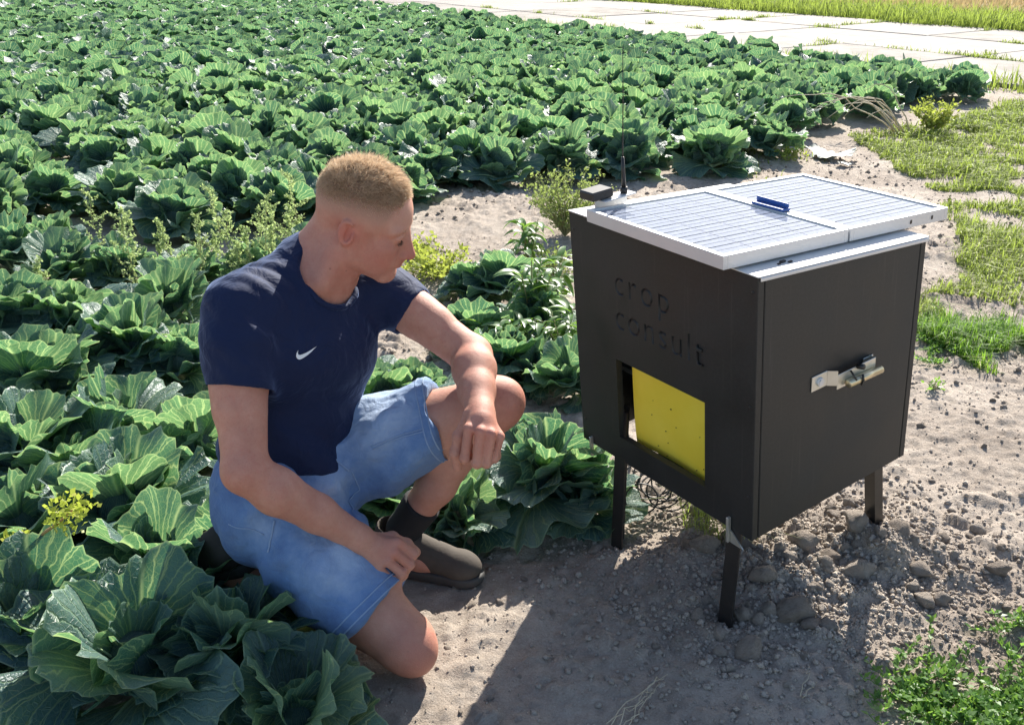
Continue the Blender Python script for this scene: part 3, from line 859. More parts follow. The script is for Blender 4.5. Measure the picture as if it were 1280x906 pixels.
stalks = [(125, 330, 2, 'tallest spire-like weed stalk, leftmost of those among the cabbages'), (165, 338, 1, 'slim weed stalk just right of the tallest spire'), (175, 352, 0, 'weed stalk in front of the dark furrow, third from the left'),
          (210, 335, 3, 'short weed stalk in the middle of the dark furrow'), (230, 345, 1, 'weed stalk right of the short one in the middle of the furrow'), (262, 330, 3, 'feathery low weed left of the dense weed clump'), (278, 338, 2, 'tall weed with thin top before the dark cabbages'),
          (300, 345, 0, 'weed at the left side of the dense clump behind the man\'s shoulder'), (318, 335, 3, 'bushy weed in the dense clump behind the man\'s shoulder'), (338, 338, 0, 'weed standing over the man\'s right shoulder'),
          (352, 330, 1, 'weed spike just above the man\'s back collar'), (372, 322, 2, 'tall weed spike directly left of the man\'s neck'), (388, 318, 1, 'weed spike touching the back of the man\'s head'), (290, 362, 3, 'low weed in front of the dense clump, nearest the shoulder'), (325, 360, 3, 'low pale weed right behind the shoulder seam'), (60, 372, 3, 'small weed sprig between two cabbages at far left'), (345, 352, 2, 'tall bushy weed in the middle of the clump above the man\'s shoulder'), (305, 325, 1, 'slender weed at the back left of the dense clump'), (365, 345, 3, 'low weed tucked behind the man\'s collar'), (330, 322, 0, 'weed at the back of the dense clump against the dark cabbages'), (248, 352, 0, 'weed left of the low weed in front of the dense clump'), (145, 350, 3, 'short bushy weed at the foot of the tallest spire')]
for px, py, k, lab in stalks:
    q = at(px, py + 18, 0)
    w = empty('weed', (q[0], q[1], gz(q[0], q[1])), rw.uniform(0, 6.28)); tag(w, lab, 'weed', 'weed stalks among the cabbages')
    s = rw.uniform(.66, .86); w.scale = (s, s, s)
    link('stem', KINDS[k][0], w); link('foliage', KINDS[k][1], w)

# bushy pale weed behind the box
def bush(name, seed, h, rad, n, label, mat, loc, leafsz=.012, dens=30):
    r = np.random.default_rng(seed); mb = MB(); P_, D_, L_ = [], [], []
    for k in range(n):
        c = r.uniform(0, 6.28); rr = rad * math.sqrt(r.random()); hh = h * r.uniform(.5, 1.0) * (1 - .35 * (rr / rad) ** 2)
        tip = np.array([math.cos(c) * rr, math.sin(c) * rr, hh]); mid_ = tip * [.45, .45, .55]
        mb.tube([(0, 0, 0), mid_, tip], [.0024, .0017, .0008], 4, cap=False)
        for _ in range(dens):
            t = r.uniform(.25, 1); q = (mid_ * (1 - abs(2 * t - 1)) if t < .5 else mid_ * (2 - 2 * t)) + tip * max(0, 2 * t - 1)
            e = r.uniform(-.1, 1.2); b_ = r.uniform(0, 6.28)
            P_.append(q + r.normal(0, .012, 3)); D_.append((math.cos(b_) * math.cos(e), math.sin(b_) * math.cos(e), math.sin(e))); L_.append(leafsz * r.uniform(.5, 1.5))
    P_, D_, L_ = np.array(P_), np.array(D_), np.array(L_); N = unit(np.cross(r.normal(size=D_.shape), D_))
    V, F = leaflets(P_, D_, N, L_, L_ * .28)
    w = empty(name, (loc[0], loc[1], gz(loc[0], loc[1]))); tag(w, label, 'weed')
    mb.obj('stem', m_stem, w, True); link('foliage', mesh('foliage', V, F, mat), w)
m_bush = leafy('bush_weed', (.16, .22, .07), (.30, .34, .13), (.38, .48, .13), .38, .6, 14.0, .3)
bush('bushy_weed', 4, .40, .24, 60, 'fine-leaved bushy weed standing behind the left corner of the black box', m_bush, at(706, 300, 0), .017, 46)
m_low = leafy('low_weed', (.20, .26, .05), (.36, .38, .09), (.5, .58, .10), .4, .55, 14.0, .3)
bush('low_weed', 6, .13, .20, 30, 'low yellow-green weed beside the man\'s chin', m_low, at(545, 350, 0), .022, 26)
bush('low_weed', 8, .10, .15, 22, 'yellow-green weed on the soil just behind the man\'s left sleeve', m_low, at(520, 325, 0), .022, 22)
bush('low_weed', 10, .12, .14, 14, 'small weed tuft on the bare soil behind the solar panel', m_low, at(985, 200, 0), .020, 16)
bush('low_weed', 12, .035, .03, 9, 'tiny green seedling on the bare soil right of the latch', m_mat, at(1163, 497, 0), .018, 3)
bush('low_weed', 14, .30, .20, 34, 'green weed beside the dry stalks at the corner of the field', m_low, at(1165, 168, 0), .03, 26)
bush('low_weed', 16, .16, .12, 16, 'pale weed between the leafy clump and the fine-leaved bush', m_bush, at(690, 345, 0), .018, 22)

# broad-leaved weed with long narrow leaves in the clump between man and box
m_lance = leafy('lance_leaf', (.06, .14, .04), (.13, .24, .06), (.26, .46, .06), .36, .38, 9.0, .6)
def lance_mesh(seed):
    r = np.random.default_rng(seed)
    u = np.linspace(0, 1, 8); w = .115 * np.sin(np.pi * u ** .75) ** .9 + .004
    ang = .5 - 1.3 * u; y = np.concatenate([[0], np.cumsum(np.cos(ang))[:-1]]) / 7; z = np.concatenate([[0], np.cumsum(np.sin(ang))[:-1]]) / 7
    V = np.stack([np.stack([s * w, y, z + abs(s) * w * .35], 1) for s in (-1, 0, 1)], 1).reshape(-1, 3)
    i = np.arange(24).reshape(8, 3)
    F = np.stack([i[:-1, :-1], i[:-1, 1:], i[1:, 1:], i[1:, :-1]], -1).reshape(-1, 4)
    return mesh('leaf', V, F, m_lance)
LANCE = [lance_mesh(i) for i in range(3)]
for px, py, hh, n, lab in [(665, 420, .30, 26, 'tall narrow-leaved weed in the middle of the leafy clump'), (640, 455, .16, 22, 'narrow-leaved weed at the shaded front of the leafy clump'), (690, 400, .26, 20, 'narrow-leaved weed at the right side of the leafy clump'),
                           (600, 445, .14, 16, 'narrow-leaved weed at the left front of the leafy clump'), (705, 450, .18, 18, 'narrow-leaved weed against the side of the black box'), (660, 470, .10, 16, 'lowest narrow-leaved weed of the clump, on the dark soil'), (660, 340, .22, 16, 'narrow-leaved weed at the back of the leafy clump')]:
    q = at(px, py, 0); w = empty('broad_leaved_weed', (q[0], q[1], gz(q[0], q[1]))); tag(w, lab, 'weed', 'narrow-leaved weeds in the clump')
    mb = MB(); tips = []
    for s in range(4):
        c = rw.uniform(0, 6.28); d = rw.uniform(.02, .10)
        pts = np.array([(0, 0, 0), (math.cos(c) * d * .5, math.sin(c) * d * .5, hh * .5), (math.cos(c) * d, math.sin(c) * d, hh * rw.uniform(.8, 1.05))]); mb.tube(pts, [.004, .003, .0015], 5, cap=False); tips.append(pts)
    mb.obj('stem', m_stem, w, True)
    for k in range(n * 3):
        pts = tips[k % 4]; t = rw.uniform(.25, 1.0); z = t * pts[2][2]
        o = link('leaf', LANCE[k % 3], w)
        o.location = (np.interp(t, [0, .5, 1], pts[:, 0]), np.interp(t, [0, .5, 1], pts[:, 1]), z)
        s = rw.uniform(.07, .13); o.scale = (s, s, s); o.rotation_euler = (rw.uniform(-.5, .4), rw.uniform(-.3, .3), k * 2.4 + rw.normal(0, .3))

# the yellowing weed at the left
m_ystem = simple('red_stem', (.45, .30, .10), (.5, .22, .10), 20, .6)
m_yleaf = leafy('yellowing_leaf', (.26, .36, .05), (.55, .50, .08), (.5, .6, .08), .4, .5, 25.0, .4)
w = empty('yellowing_weed', tuple(at(5, 720, .12))); tag(w, 'weed with reddish stem and yellow-green leaf bunches at the left picture edge', 'weed')
o0 = np.array(w.location)
stem = np.array([at(-10, 708, .16), at(20, 680, .21), at(52, 668, .25), at(75, 652, .28), at(90, 638, .31)]) - o0
mb = MB(); mb.tube(np.vstack([[0, 0, -.1], stem]), [.004, .004, .004, .0035, .003, .002], 6)
mb.obj('stem', m_ystem, w, True)
for cpos, n, sp in ((stem[4], 150, .022), (stem[1] + [0, 0, .012], 50, .013), (stem[3], 40, .010)):
    P_ = cpos + rw.normal(0, 1, (n, 3)).clip(-1.5, 1.5) * sp * [1, 1, .8]; D_ = unit(rw.normal(size=(n, 3)) + [0, 0, .5]); N = unit(np.cross(rw.normal(size=(n, 3)), D_)); L_ = rw.uniform(.008, .018, n)
    V, F = leaflets(P_, D_, N, L_, L_ * .33)
    tag(link('leaf_bunch', mesh('leaf_bunch', V, F, m_yleaf), w), kind='stuff')

# dry stalks and litter
m_straw = simple('straw', (.50, .42, .28), (.62, .53, .38), 30, .8)
def straw(name, pts, r, label, cat='dry stalk', group=None):
    mb = MB()
    for P in pts: mb.tube(P, np.linspace(r, r * .4, len(P)), 5)
    o = mb.obj(name, m_straw, None, True); tag(o, label, cat, group); return o
def arc(a, b, lift, n=9, wob=.006, r=rw):
    a = np.array(a); b = np.array(b); t = np.linspace(0, 1, n)[:, None]
    return a + (b - a) * t + np.array([0, 0, lift]) * 4 * t * (1 - t) + r.normal(0, wob, (n, 3)) * np.minimum(1, 4 * t * (1 - t))
st = []
for k in range(9):
    a = at(1128 + rw.uniform(-12, 12), 165 + rw.uniform(-5, 5), 0); b = a + [rw.uniform(-1.0, -.3), rw.uniform(-.25, .35), rw.uniform(.05, .28)]
    st.append(arc(a, b, rw.uniform(.10, .26), 9, .012))
straw('dry_stalks', st, .0055, 'bent dry straw-coloured stalks at the right corner of the cabbage field', 'dry stalks')
r0 = [arc(at(758 + k * 5, 904 + k * 4, .01), at(835 - k * 5, 842 + k * 6, .015), .012, 10, .006) for k in range(5)]
straw('dry_root', r0, .0011, 'pale dry grass root lying in the shadow of the box', 'dry root')
straw('dry_root', [arc(at(1000, 870, .01), at(1012, 832, .02), .01, 8, .004), arc(at(1003, 872, .01), at(1020, 855, .02), .01, 8, .004)], .0010, 'small pale root fibre in the right part of the box shadow', 'dry root')
m_cable = simple('cable_black', (.015, .015, .016), None, rough=.5)
cab = []
rcab = np.random.default_rng(3)
for k in range(9):
    c0 = at(815 + rcab.uniform(-14, 26), 615 + rcab.uniform(-8, 22), .04); r1 = rcab.uniform(.03, .065); th = np.linspace(0, 6.6, 20); ph = rcab.uniform(0, 6.28); tl = rcab.uniform(.3, 1.3)
    cab.append(np.stack([c0[0] + r1 * np.cos(th + ph), c0[1] + r1 * np.sin(th + ph) * math.cos(tl), c0[2] + .03 + r1 * np.sin(th + ph) * math.sin(tl) * .9], 1))
mb = MB()
for P in cab: mb.tube(P, .0022, 5)
tag(mb.obj('cable_coil', m_cable, None, True), 'tangle of thin black cable lying under the black box beside its leg', 'cable')
# shed leaves on the soil behind the box
m_shed = simple('shed_leaf', (.34, .34, .27), (.50, .49, .42), 20, .6, bump=.4, bscale=40, bdist=.01)
V3, F, uv, mi = leaf_geo(901, R_(8), R_(-10), .1, .10, rib=False)
shed = mesh('dry_cabbage_leaf', V3, F, m_shed, uv)
for px, py, s, lab in ((1012, 195, .20, 'left of two pale shed cabbage leaves on the soil behind the solar panel'), (1040, 192, .22, 'right of two pale shed cabbage leaves on the soil behind the solar panel'), (1062, 206, .09, 'small pale leaf scrap on the soil right of the shed leaves'), (1272, 165, .16, 'pale leaf scrap on the grass at the right picture edge')):
    q = at(px, py, 0.01); o = link('dry_cabbage_leaf', shed); o.location = (q[0], q[1], gz(q[0], q[1]) + .015); o.scale = (s, s, s); o.rotation_euler = (.1, .15, rw.uniform(0, 6.28)); tag(o, lab, 'shed leaf')
# ------------------------------------------------------------------ the black trap box with solar panels
BW, BD, BH = .5425, .4772, .56
def rx(a): return np.array([[1, 0, 0], [0, math.cos(a), -math.sin(a)], [0, math.sin(a), math.cos(a)]])
def ry(a): return np.array([[math.cos(a), 0, math.sin(a)], [0, 1, 0], [-math.sin(a), 0, math.cos(a)]])
_R = rx(.0411) @ ry(-.08938); _yaw = .9758
BB = np.stack([_R @ [math.cos(_yaw), -math.sin(_yaw), 0], _R @ [math.sin(_yaw), math.cos(_yaw), 0], _R @ [0, 0, 1.0]], 1)
BO = np.array([.4762, 1.6009, .2358])                      # front lower corner
def to_box(p): return BB.T @ (np.asarray(p) - BO)
def roof(x, y): return BH + (-x / BW) * .008 - (y / BD) * .053
box = empty('insect_trap_box', tuple(BO))
box.rotation_euler = Matrix(BB.tolist()).to_euler()
tag(box, 'black box on four legs with solar panels on top and a yellow sheet inside', 'trap box')

m_black, nt, b, out = newmat('black_panel')
co = coords(nt, 'Object')
f = noise_(nt, co, 5, 6, .65); f2 = noise_(nt, co, 160, 3, .6)
dust = math_(nt, 'ADD', math_(nt, 'MULTIPLY', f, .7), math_(nt, 'MULTIPLY', f2, .35))
nt.links.new(ramp_(nt, dust, [(.35, (.0125, .0132, .0132)), (.75, (.033, .0335, .0325))]), b.inputs['Base Color'])
mp = nt.nodes.new('ShaderNodeMapping'); mp.inputs['Scale'].default_value = (90, 90, 3.5); nt.links.new(co, mp.inputs['Vector'])
strk = math_(nt, 'MULTIPLY', math_(nt, 'SUBTRACT', noise_(nt, mp.outputs[0], 1.0, 4, .6), .60), 3.0, True)
mp2 = nt.nodes.new('ShaderNodeMapping'); mp2.inputs['Rotation'].default_value = (.5, .9, .3); mp2.inputs['Scale'].default_value = (260, 260, 5); nt.links.new(co, mp2.inputs['Vector'])
scr = math_(nt, 'MULTIPLY', math_(nt, 'SUBTRACT', noise_(nt, mp2.outputs[0], 1.0, 2, .5), .74), 10.0, True)
drt = math_(nt, 'ADD', math_(nt, 'MULTIPLY', strk, .30), math_(nt, 'MULTIPLY', scr, .35), True)
nt.links.new(mix_(nt, drt, b.inputs['Base Color'].links[0].from_socket, (.14, .13, .115)), b.inputs['Base Color'])
nt.links.new(ramp_(nt, f, [(.3, (.42,) * 3), (.7, (.62,) * 3)]), b.inputs['Roughness'])
b.inputs['Specular IOR Level'].default_value = .45
nt.links.new(bump_(nt, noise_(nt, co, 300, 3), .12, .001), b.inputs['Normal'])
m_steel = simple('black_steel', (.012, .012, .012), (.035, .03, .026), 60, .42, bump=.3, bscale=150, bdist=.001)
m_alu = simple('aluminium', (.62, .62, .62), (.72, .72, .72), 15, .42, .35)
m_lid = simple('white_lid', (.66, .63, .59), (.80, .78, .75), 9, .45)
m_zinc = simple('zinc', (.60, .57, .46), (.72, .72, .68), 40, .33, .75, bump=.15, bscale=90, bdist=.001)
m_cell, nt, b, out = newmat('solar_cell')
co = coords(nt, 'Object')
vor = nt.nodes.new('ShaderNodeTexVoronoi'); vor.inputs['Scale'].default_value = 130; nt.links.new(co, vor.inputs['Vector'])
nt.links.new(mix_(nt, math_(nt, 'MULTIPLY', vor.outputs['Distance'], 1.0, True), (.17, .195, .26), (.26, .29, .36)), b.inputs['Base Color'])
b.inputs['Roughness'].default_value = .6; b.inputs['Specular IOR Level'].default_value = 0.0; b.inputs['Coat Weight'].default_value = .6; b.inputs['Coat Roughness'].default_value = .02
b.inputs['Coat IOR'].default_value = 1.45
m_back = simple('cell_backing', (.50, .50, .48), (.58, .58, .55), 20, .6)
m_back.node_tree.nodes['Principled BSDF'].inputs['Coat Roughness'].default_value = .02; m_back.node_tree.nodes['Principled BSDF'].inputs['Specular IOR Level'].default_value = 0.0; m_back.node_tree.nodes['Principled BSDF'].inputs['Coat Weight'].default_value = .4
m_blue = simple('blue_plastic', (.03, .09, .32), (.04, .12, .38), 30, .4)
m_yellow, nt, b, out = newmat('yellow_sheet')
co = coords(nt, 'Object')
nt.links.new(ramp_(nt, noise_(nt, co, 9, 4), [(.3, (.84, .68, .05)), (.7, (.90, .76, .09))]), b.inputs['Base Color'])
b.inputs['Roughness'].default_value = .38
nt.links.new(bump_(nt, noise_(nt, co, 22, 4), .35, .004), b.inputs['Normal'])
m_bug = simple('insect', (.02, .012, .008), None, rough=.5)
m_grey = simple('grey_bar', (.20, .20, .19), (.28, .27, .26), 20, .6)

def slab_obj(name, lo, hi, mat, bev=.0015, parent=box, slope=False):
    mb = MB(); mb.box(lo, hi, bev)
    V = np.concatenate(mb.V)
    if slope:
        k = V[:, 2] > .3
        V[k, 2] += roof(V[k, 0], V[k, 1]) - BH
        mb.V = [V]
    return mb.obj(name, mat, parent)

T = .016
def boolean_diff(me, cutters):
    o = bpy.data.objects.new('tmp', me); COL.objects.link(o); tmp = []
    for c in cutters:
        co_ = bpy.data.objects.new('tmpc', c); COL.objects.link(co_); tmp.append(co_)
        md = o.modifiers.new('b', 'BOOLEAN'); md.operation = 'DIFFERENCE'; md.object = co_; md.solver = 'EXACT'
    dg = bpy.context.evaluated_depsgraph_get(); dg.update()
    res = bpy.data.meshes.new_from_object(o.evaluated_get(dg), depsgraph=dg)
    for t in tmp: bpy.data.objects.remove(t)
    bpy.data.objects.remove(o)
    return res
# lettering to engrave
def text_mesh(s, size, spacing, x, z, depth=.006, wx=1.0):
    cu = bpy.data.curves.new('lettering', 'FONT'); cu.body = s; cu.size = size; cu.space_character = spacing; cu.extrude = depth; cu.offset = -.0007
    o = bpy.data.objects.new('tmpt', cu); COL.objects.link(o)
    dg = bpy.context.evaluated_depsgraph_get(); dg.update()
    me = bpy.data.meshes.new_from_object(o.evaluated_get(dg), depsgraph=dg)
    bpy.data.objects.remove(o)
    co_ = np.empty(len(me.vertices) * 3); me.vertices.foreach_get('co', co_); co_ = co_.reshape(-1, 3)
    w = co_[:, 0].max() - co_[:, 0].min(); x0 = co_[:, 0].min()
    V = np.stack([(co_[:, 0] - x0) * wx / w + x, -co_[:, 2], co_[:, 1] + z], 1)
    me.vertices.foreach_set('co', V.astype(np.float32).ravel()); me.update()
    return me
mb = MB(); mb.box((-BW, 0, 0), (0, T, BH), .0012); V = np.concatenate(mb.V); k = V[:, 2] > .3; V[k, 2] += roof(V[k, 0], V[k, 1]) - BH; mb.V = [V]
panel = mb.mesh('front_panel', m_black)
hole = MB(); hole.box((-.4035, -.05, .064), (-.131, .05, .262)); hole = hole.mesh('hole', m_black)
try:
    t1 = text_mesh('crop', .088, 1.22, -.396, .4185, wx=.166)
    t2 = text_mesh('consult', .088, 1.15, -.398, .3385, wx=.264)
    p2 = boolean_diff(panel, [hole, t1, t2])
    if len(p2.polygons) > 60: panel = p2
    else: print('BOOLEAN FAILED')
except Exception as e: print('text', e)
if not len(panel.materials): panel.materials.append(m_black)
panel.name = 'front_panel'
fp = link('front_panel', panel, box)
slab_obj('side_panel', (-T, T + .002, 0), (0, BD - T - .002, BH - .002), m_black, .0015, slope=True)
slab_obj('side_panel', (-BW, T + .002, 0), (-BW + T, BD - T - .002, BH - .002), m_black, .0015, slope=True)
bp = MB(); bp.box((-BW, BD - T, 0), (0, BD, BH), .0012); V = np.concatenate(bp.V); k = V[:, 2] > .3; V[k, 2] += roof(V[k, 0], V[k, 1]) - BH; bp.V = [V]
bp.obj('back_panel', m_black, box)
slab_obj('added_floor_panel', (-BW + T + .001, .17, .001), (-T - .001, BD - T - .001, .009), m_black, .001)  # floor added to keep sun from leaking into the box's shadow
slab_obj('added_floor_panel', (-.36, T + .001, .001), (-T - .001, .1695, .009), m_black, .001)
# floor rails inside, seen through the gap beside the sheet
slab_obj('rail', (-BW + T + .001, .10, .16), (-.31, .115, .172), m_grey, .001)
slab_obj('rail', (-BW + T + .001, .28, .02), (-T - .001, .30, .04), m_grey, .001)
# lid: a folded white sheet with a narrow dark gap under its edge
def sloped(name, x0, x1, y0, y1, d0, d1, mat, parent=box, bev=.001):
    mb = MB(); mb.box((x0, y0, d0), (x1, y1, d1), bev); V = np.concatenate(mb.V); V[:, 2] += roof(V[:, 0], V[:, 1]); mb.V = [V]
    return mb.obj(name, mat, parent)
lid = sloped('lid', -BW - .002, .002, -.002, BD + .006, .0004, .0030, m_lid)
sloped('lid_lip', .0006, .0035, .004, BD + .004, -.007, .0002, m_alu, lid)
for (x, y, s) in ((-.035, .10, .004), (-.028, .112, .003), (-.03, .085, .0025)):
    mb = MB(); mb.box((x - s, y - s * 1.6, roof(x, y) + .0031), (x + s, y + s * 1.6, roof(x, y) + .0031 + s), s * .4)
    mb.obj('dirt_speck', m_bug, lid)
rsp = np.random.default_rng(8)
# solar panels
OFFT, FRH = .0345, .026
def solar(y0, y1):
    x0, x1 = -.430, -.046
    base = OFFT - FRH
    p = sloped('solar_panel', x0 + .004, x1 - .004, y0 + .004, y1 - .004, base + .004, OFFT - .004, m_back)
    fw = .011
    mb = MB()
    for a, b_ in (((x0, y0), (x1, y0 + fw)), ((x0, y1 - fw), (x1, y1)), ((x0, y0 + fw), (x0 + fw, y1 - fw)), ((x1 - fw, y0 + fw), (x1, y1 - fw))):
        mb.box((a[0], a[1], base), (b_[0], b_[1], OFFT), .0008)
    V = np.concatenate(mb.V); V[:, 2] += roof(V[:, 0], V[:, 1]); mb.V = [V]
    mb.obj('frame', m_alu, p)
    nxc, nyc = 9, 4
    ax = np.linspace(x0 + fw + .006, x1 - fw - .006, nxc + 1); ay = np.linspace(y0 + fw + .006, y1 - fw - .006, nyc + 1)
    for i in range(nxc):
        for j in range(nyc):
            g = .0015; gy_ = .0006
            mb = MB(); q = []
            xs = (ax[i] + g, (ax[i] + ax[i + 1]) / 2 - .0007, (ax[i] + ax[i + 1]) / 2 + .0007, ax[i + 1] - g)
            for xa, xb in ((xs[0], xs[1]), (xs[2], xs[3])):
                V = [(xa, ay[j] + gy_, 0), (xb, ay[j] + gy_, 0), (xb, ay[j + 1] - gy_, 0), (xa, ay[j + 1] - gy_, 0)]
                V = np.array(V); V[:, 2] = roof(V[:, 0], V[:, 1]) + OFFT - .0028
                mb.add(V, [(0, 1, 2, 3)])
            mb.obj('solar_cell', m_cell, p)
    return p
sp1 = solar(-.038, .294); sp2 = solar(.300, .612)
for y in (.06, .40):
    sloped('mounting_rail', -.41, -.07, y, y + .025, .0034, OFFT - FRH - .0005, m_steel)
sloped('cable_clip', -.285, -.200, .283, .308, OFFT + .0005, OFFT + .006, m_blue)
cl = sloped('cable_clip', -.285, -.200, .299, .303, OFFT + .0062, OFFT + .016, m_blue)
for y in (.555, .485):
    mb = MB(); mb.box((-.0459, y, roof(0, y) + .017), (-.0452, y + .006, roof(0, y) + .025), .0003); mb.obj('mounting_hole', m_bug, box)
# sensor bracket, sensor and antenna
bx, by = -.447, .03
zb = roof(bx, by) + OFFT - .012
mb = MB(); mb.box((bx - .004, by - .030, zb - .012), (bx - .001, by + .055, zb + .028), .0006); mb.box((bx - .001, by - .030, zb + .0255), (bx + .030, by + .055, zb + .028), .0006)
brk = mb.obj('sensor_bracket', m_alu, box)
mb = MB(); mb.box((bx - .026, by - .052, zb + .029), (bx + .020, by + .004, zb + .048), .003); mb.obj('sensor', simple('sensor_black', (.02, .018, .016), (.05, .04, .035), 30, .5), box)
mb = MB(); ab = np.array([bx + .014, by + .035, zb + .029])
mb.tube([ab, ab + [0, 0, .012]], .008, 12); mb.tube([ab + [0, 0, .0122], ab + [0, 0, .075]], [.0050, .0032], 10); mb.tube([ab + [0, 0, .0752], ab + [.004, .004, .20], ab + [.006, .006, .29]], [.0014, .0010, .0007], 7)
ant = mb.obj('antenna', m_steel, box, True)
# sticky sheet with insects
u = np.linspace(0, 1, 13); v = np.linspace(0, 1, 11); UU, VV = np.meshgrid(u, v, indexing='ij')
X_ = -.381 + .29 * UU; Z_ = .045 + .235 * VV; Y_ = T + .006 + .010 * (1 - VV) ** 3 + .003 * np.sin(UU * 5) * (1 - VV) + .004 * np.sin(UU * 3.1 + VV * 2)
Vs = np.concatenate([np.stack([X_, Y_, Z_], -1).reshape(-1, 3), np.stack([X_, Y_ + .0008, Z_], -1).reshape(-1, 3)])
ix = np.arange(143).reshape(13, 11); Fq = np.stack([ix[:-1, :-1], ix[1:, :-1], ix[1:, 1:], ix[:-1, 1:]], -1).reshape(-1, 4)
sheet = link('sticky_sheet', mesh('sticky_sheet', Vs, np.concatenate([Fq, Fq[:, ::-1] + 143]), m_yellow), box)
for q, s in (((836, 513), .0032), ((811, 520), .0018), ((842, 536), .0018), ((828, 541), .0020), ((830, 556), .0016), ((817, 560), .0020), ((865, 499), .0022), ((867, 590), .0022), ((877, 588), .0018), ((813, 502), .0014), ((874, 547), .0014), ((827, 573), .0020)):
    A_ = to_box(atd(*q, 1.5)); B_ = to_box(atd(*q, 2.2)); t = (T + .004 - A_[1]) / (B_[1] - A_[1]); P_ = A_ + t * (B_ - A_)
    yy_ = np.interp(P_[0], X_[:, 0], Y_[:, 5]) + .010 * (1 - min(1, max(0, (P_[2] - .045) / .235))) ** 3
    mb = MB(); mb.tube([(P_[0] - s, yy_ - .0012, P_[2]), (P_[0], yy_ - .002, P_[2]), (P_[0] + s, yy_ - .0012, P_[2] + s * .6)], [s * .3, s * .55, s * .25], 6); mb.obj('insect', m_bug, sheet, True)
# latch on the right-hand side
xo = .0006
def rb(y0, y1, z0, z1, d0, d1, bev=.0006): return (xo + d0, y0, z0), (xo + d1, y1, z1), bev
mb = MB()
mb.box(*rb(.152, .196, .280, .312, 0, .0022))
mb.box(*rb(.304, .334, .268, .300, 0, .0022)); 
V = np.array([(xo + d, y, z) for d, y in ((.0, .1962), (.0022, .1962), (.016, .2098), (.0138, .2098)) for z in (.279, .311)])
mb.add(V, [(0, 2, 3, 1), (2, 4, 5, 3), (4, 6, 7, 5), (6, 0, 1, 7), (0, 6, 4, 2), (1, 3, 5, 7)])
mb.box((xo + .0138, .210, .270), (xo + .016, .322, .302), .0006)
mb.box((xo, .3222, .270), (xo + .016, .3240, .302), .0005)
latch = mb.obj('latch', m_zinc, box)
mb = MB(); mb.tube([(xo + .0022, .174, .296), (xo + .006, .174, .296)], .0095, 6); mb.tube([(xo + .0061, .174, .296), (xo + .0075, .174, .296)], .006, 10); mb.obj('bolt_head', m_alu, latch)
mb = MB(); mb.tube([(xo + .0245, .232, .279), (xo + .0245, .330, .276)], .0085, 14); mb.obj('bolt', simple('brass_zinc', (.62, .50, .30), (.72, .62, .42), 30, .3, .8), latch, True)
mb = MB(); mb.tube([(xo + .0335, .262, .292), (xo + .0365, .262, .280), (xo + .032, .262, .269)], .0024, 7); mb.tube([(xo + .017, .268, .302), (xo + .030, .268, .305)], .006, 8); mb.tube([(xo + .017, .246, .300), (xo + .033, .246, .284)], .002, 6); mb.obj('latch_hook', m_steel, latch, True)
# corner screws and hooks
for y, z in ((.012, .52), (.012, .28), (.012, .06), (.46, .45), (.46, .06)):
    pass
def screw(x, z):
    mb = MB(); mb.tube([(x, -.0002, z), (x, -.0012, z)], .0032, 8); mb.obj('screw', m_steel, box, True)
for x, z in ((-.012, .53), (-.012, .30), (-.012, .10), (-.53, .53), (-.53, .06)): screw(x, z)
mb = MB(); mb.box((-.508, -.010, -.030), (-.502, -.0008, .022), .001); mb.obj('bracket', m_zinc, box)
mb = MB(); mb.box((-.062, -.010, -.030), (-.055, -.0008, .030), .001); mb.add([(-.054, -.004, -.030), (-.020, -.004, -.030), (-.054, -.004, .0), (-.054, -.0015, -.030), (-.020, -.0015, -.030), (-.054, -.0015, 0)], [(0, 1, 2), (5, 4, 3)]); mb.add([(-.054, -.004, -.030), (-.020, -.004, -.030), (-.020, -.0015, -.030), (-.054, -.0015, -.030), (-.054, -.004, 0), (-.054, -.0015, 0)], [(3, 2, 1, 0), (1, 2, 5, 4), (0, 4, 5, 3)]); mb.obj('bracket', m_zinc, box)
# legs of angle iron
def leg(top, base, sx, sy, w=.037, t=.004):
    top = np.array(top, float); base = to_box(base); d = base - top; base = base + d / np.linalg.norm(d) * .06
    prof = np.array([(0, 0), (sx * w, 0), (sx * w, sy * t), (sx * t, sy * t), (sx * t, sy * w), (0, sy * w)])
    V = np.array([[c[0] + p_[0], c[1] + p_[1], c[2]] for c in (top, base) for p_ in prof])
    F4 = [(i, (i + 1) % 6, (i + 1) % 6 + 6, i + 6) for i in range(6)]
    if sx * sy > 0: F4 = [f_[::-1] for f_ in F4]
    mb = MB(); mb.add(V, F4); mb.obj('leg', m_steel, box)
leg((-.068, T + .001, .12), at(897, 778, .0), 1, 1)
leg((-.432, T + .001, .12), at(764, 682, .0), 1, 1)
leg((-.018, .385, .12), at(1094, 676, .03), -1, 1, .028)
leg((-.52, .452, .12), BO + BB @ np.array([-.535, .47, -.25]), 1, -1)
# ------------------------------------------------------------------ the kneeling man
A3 = lambda *v: np.array(v, float)
def unit1(v): v = np.asarray(v, float); return v / np.linalg.norm(v)

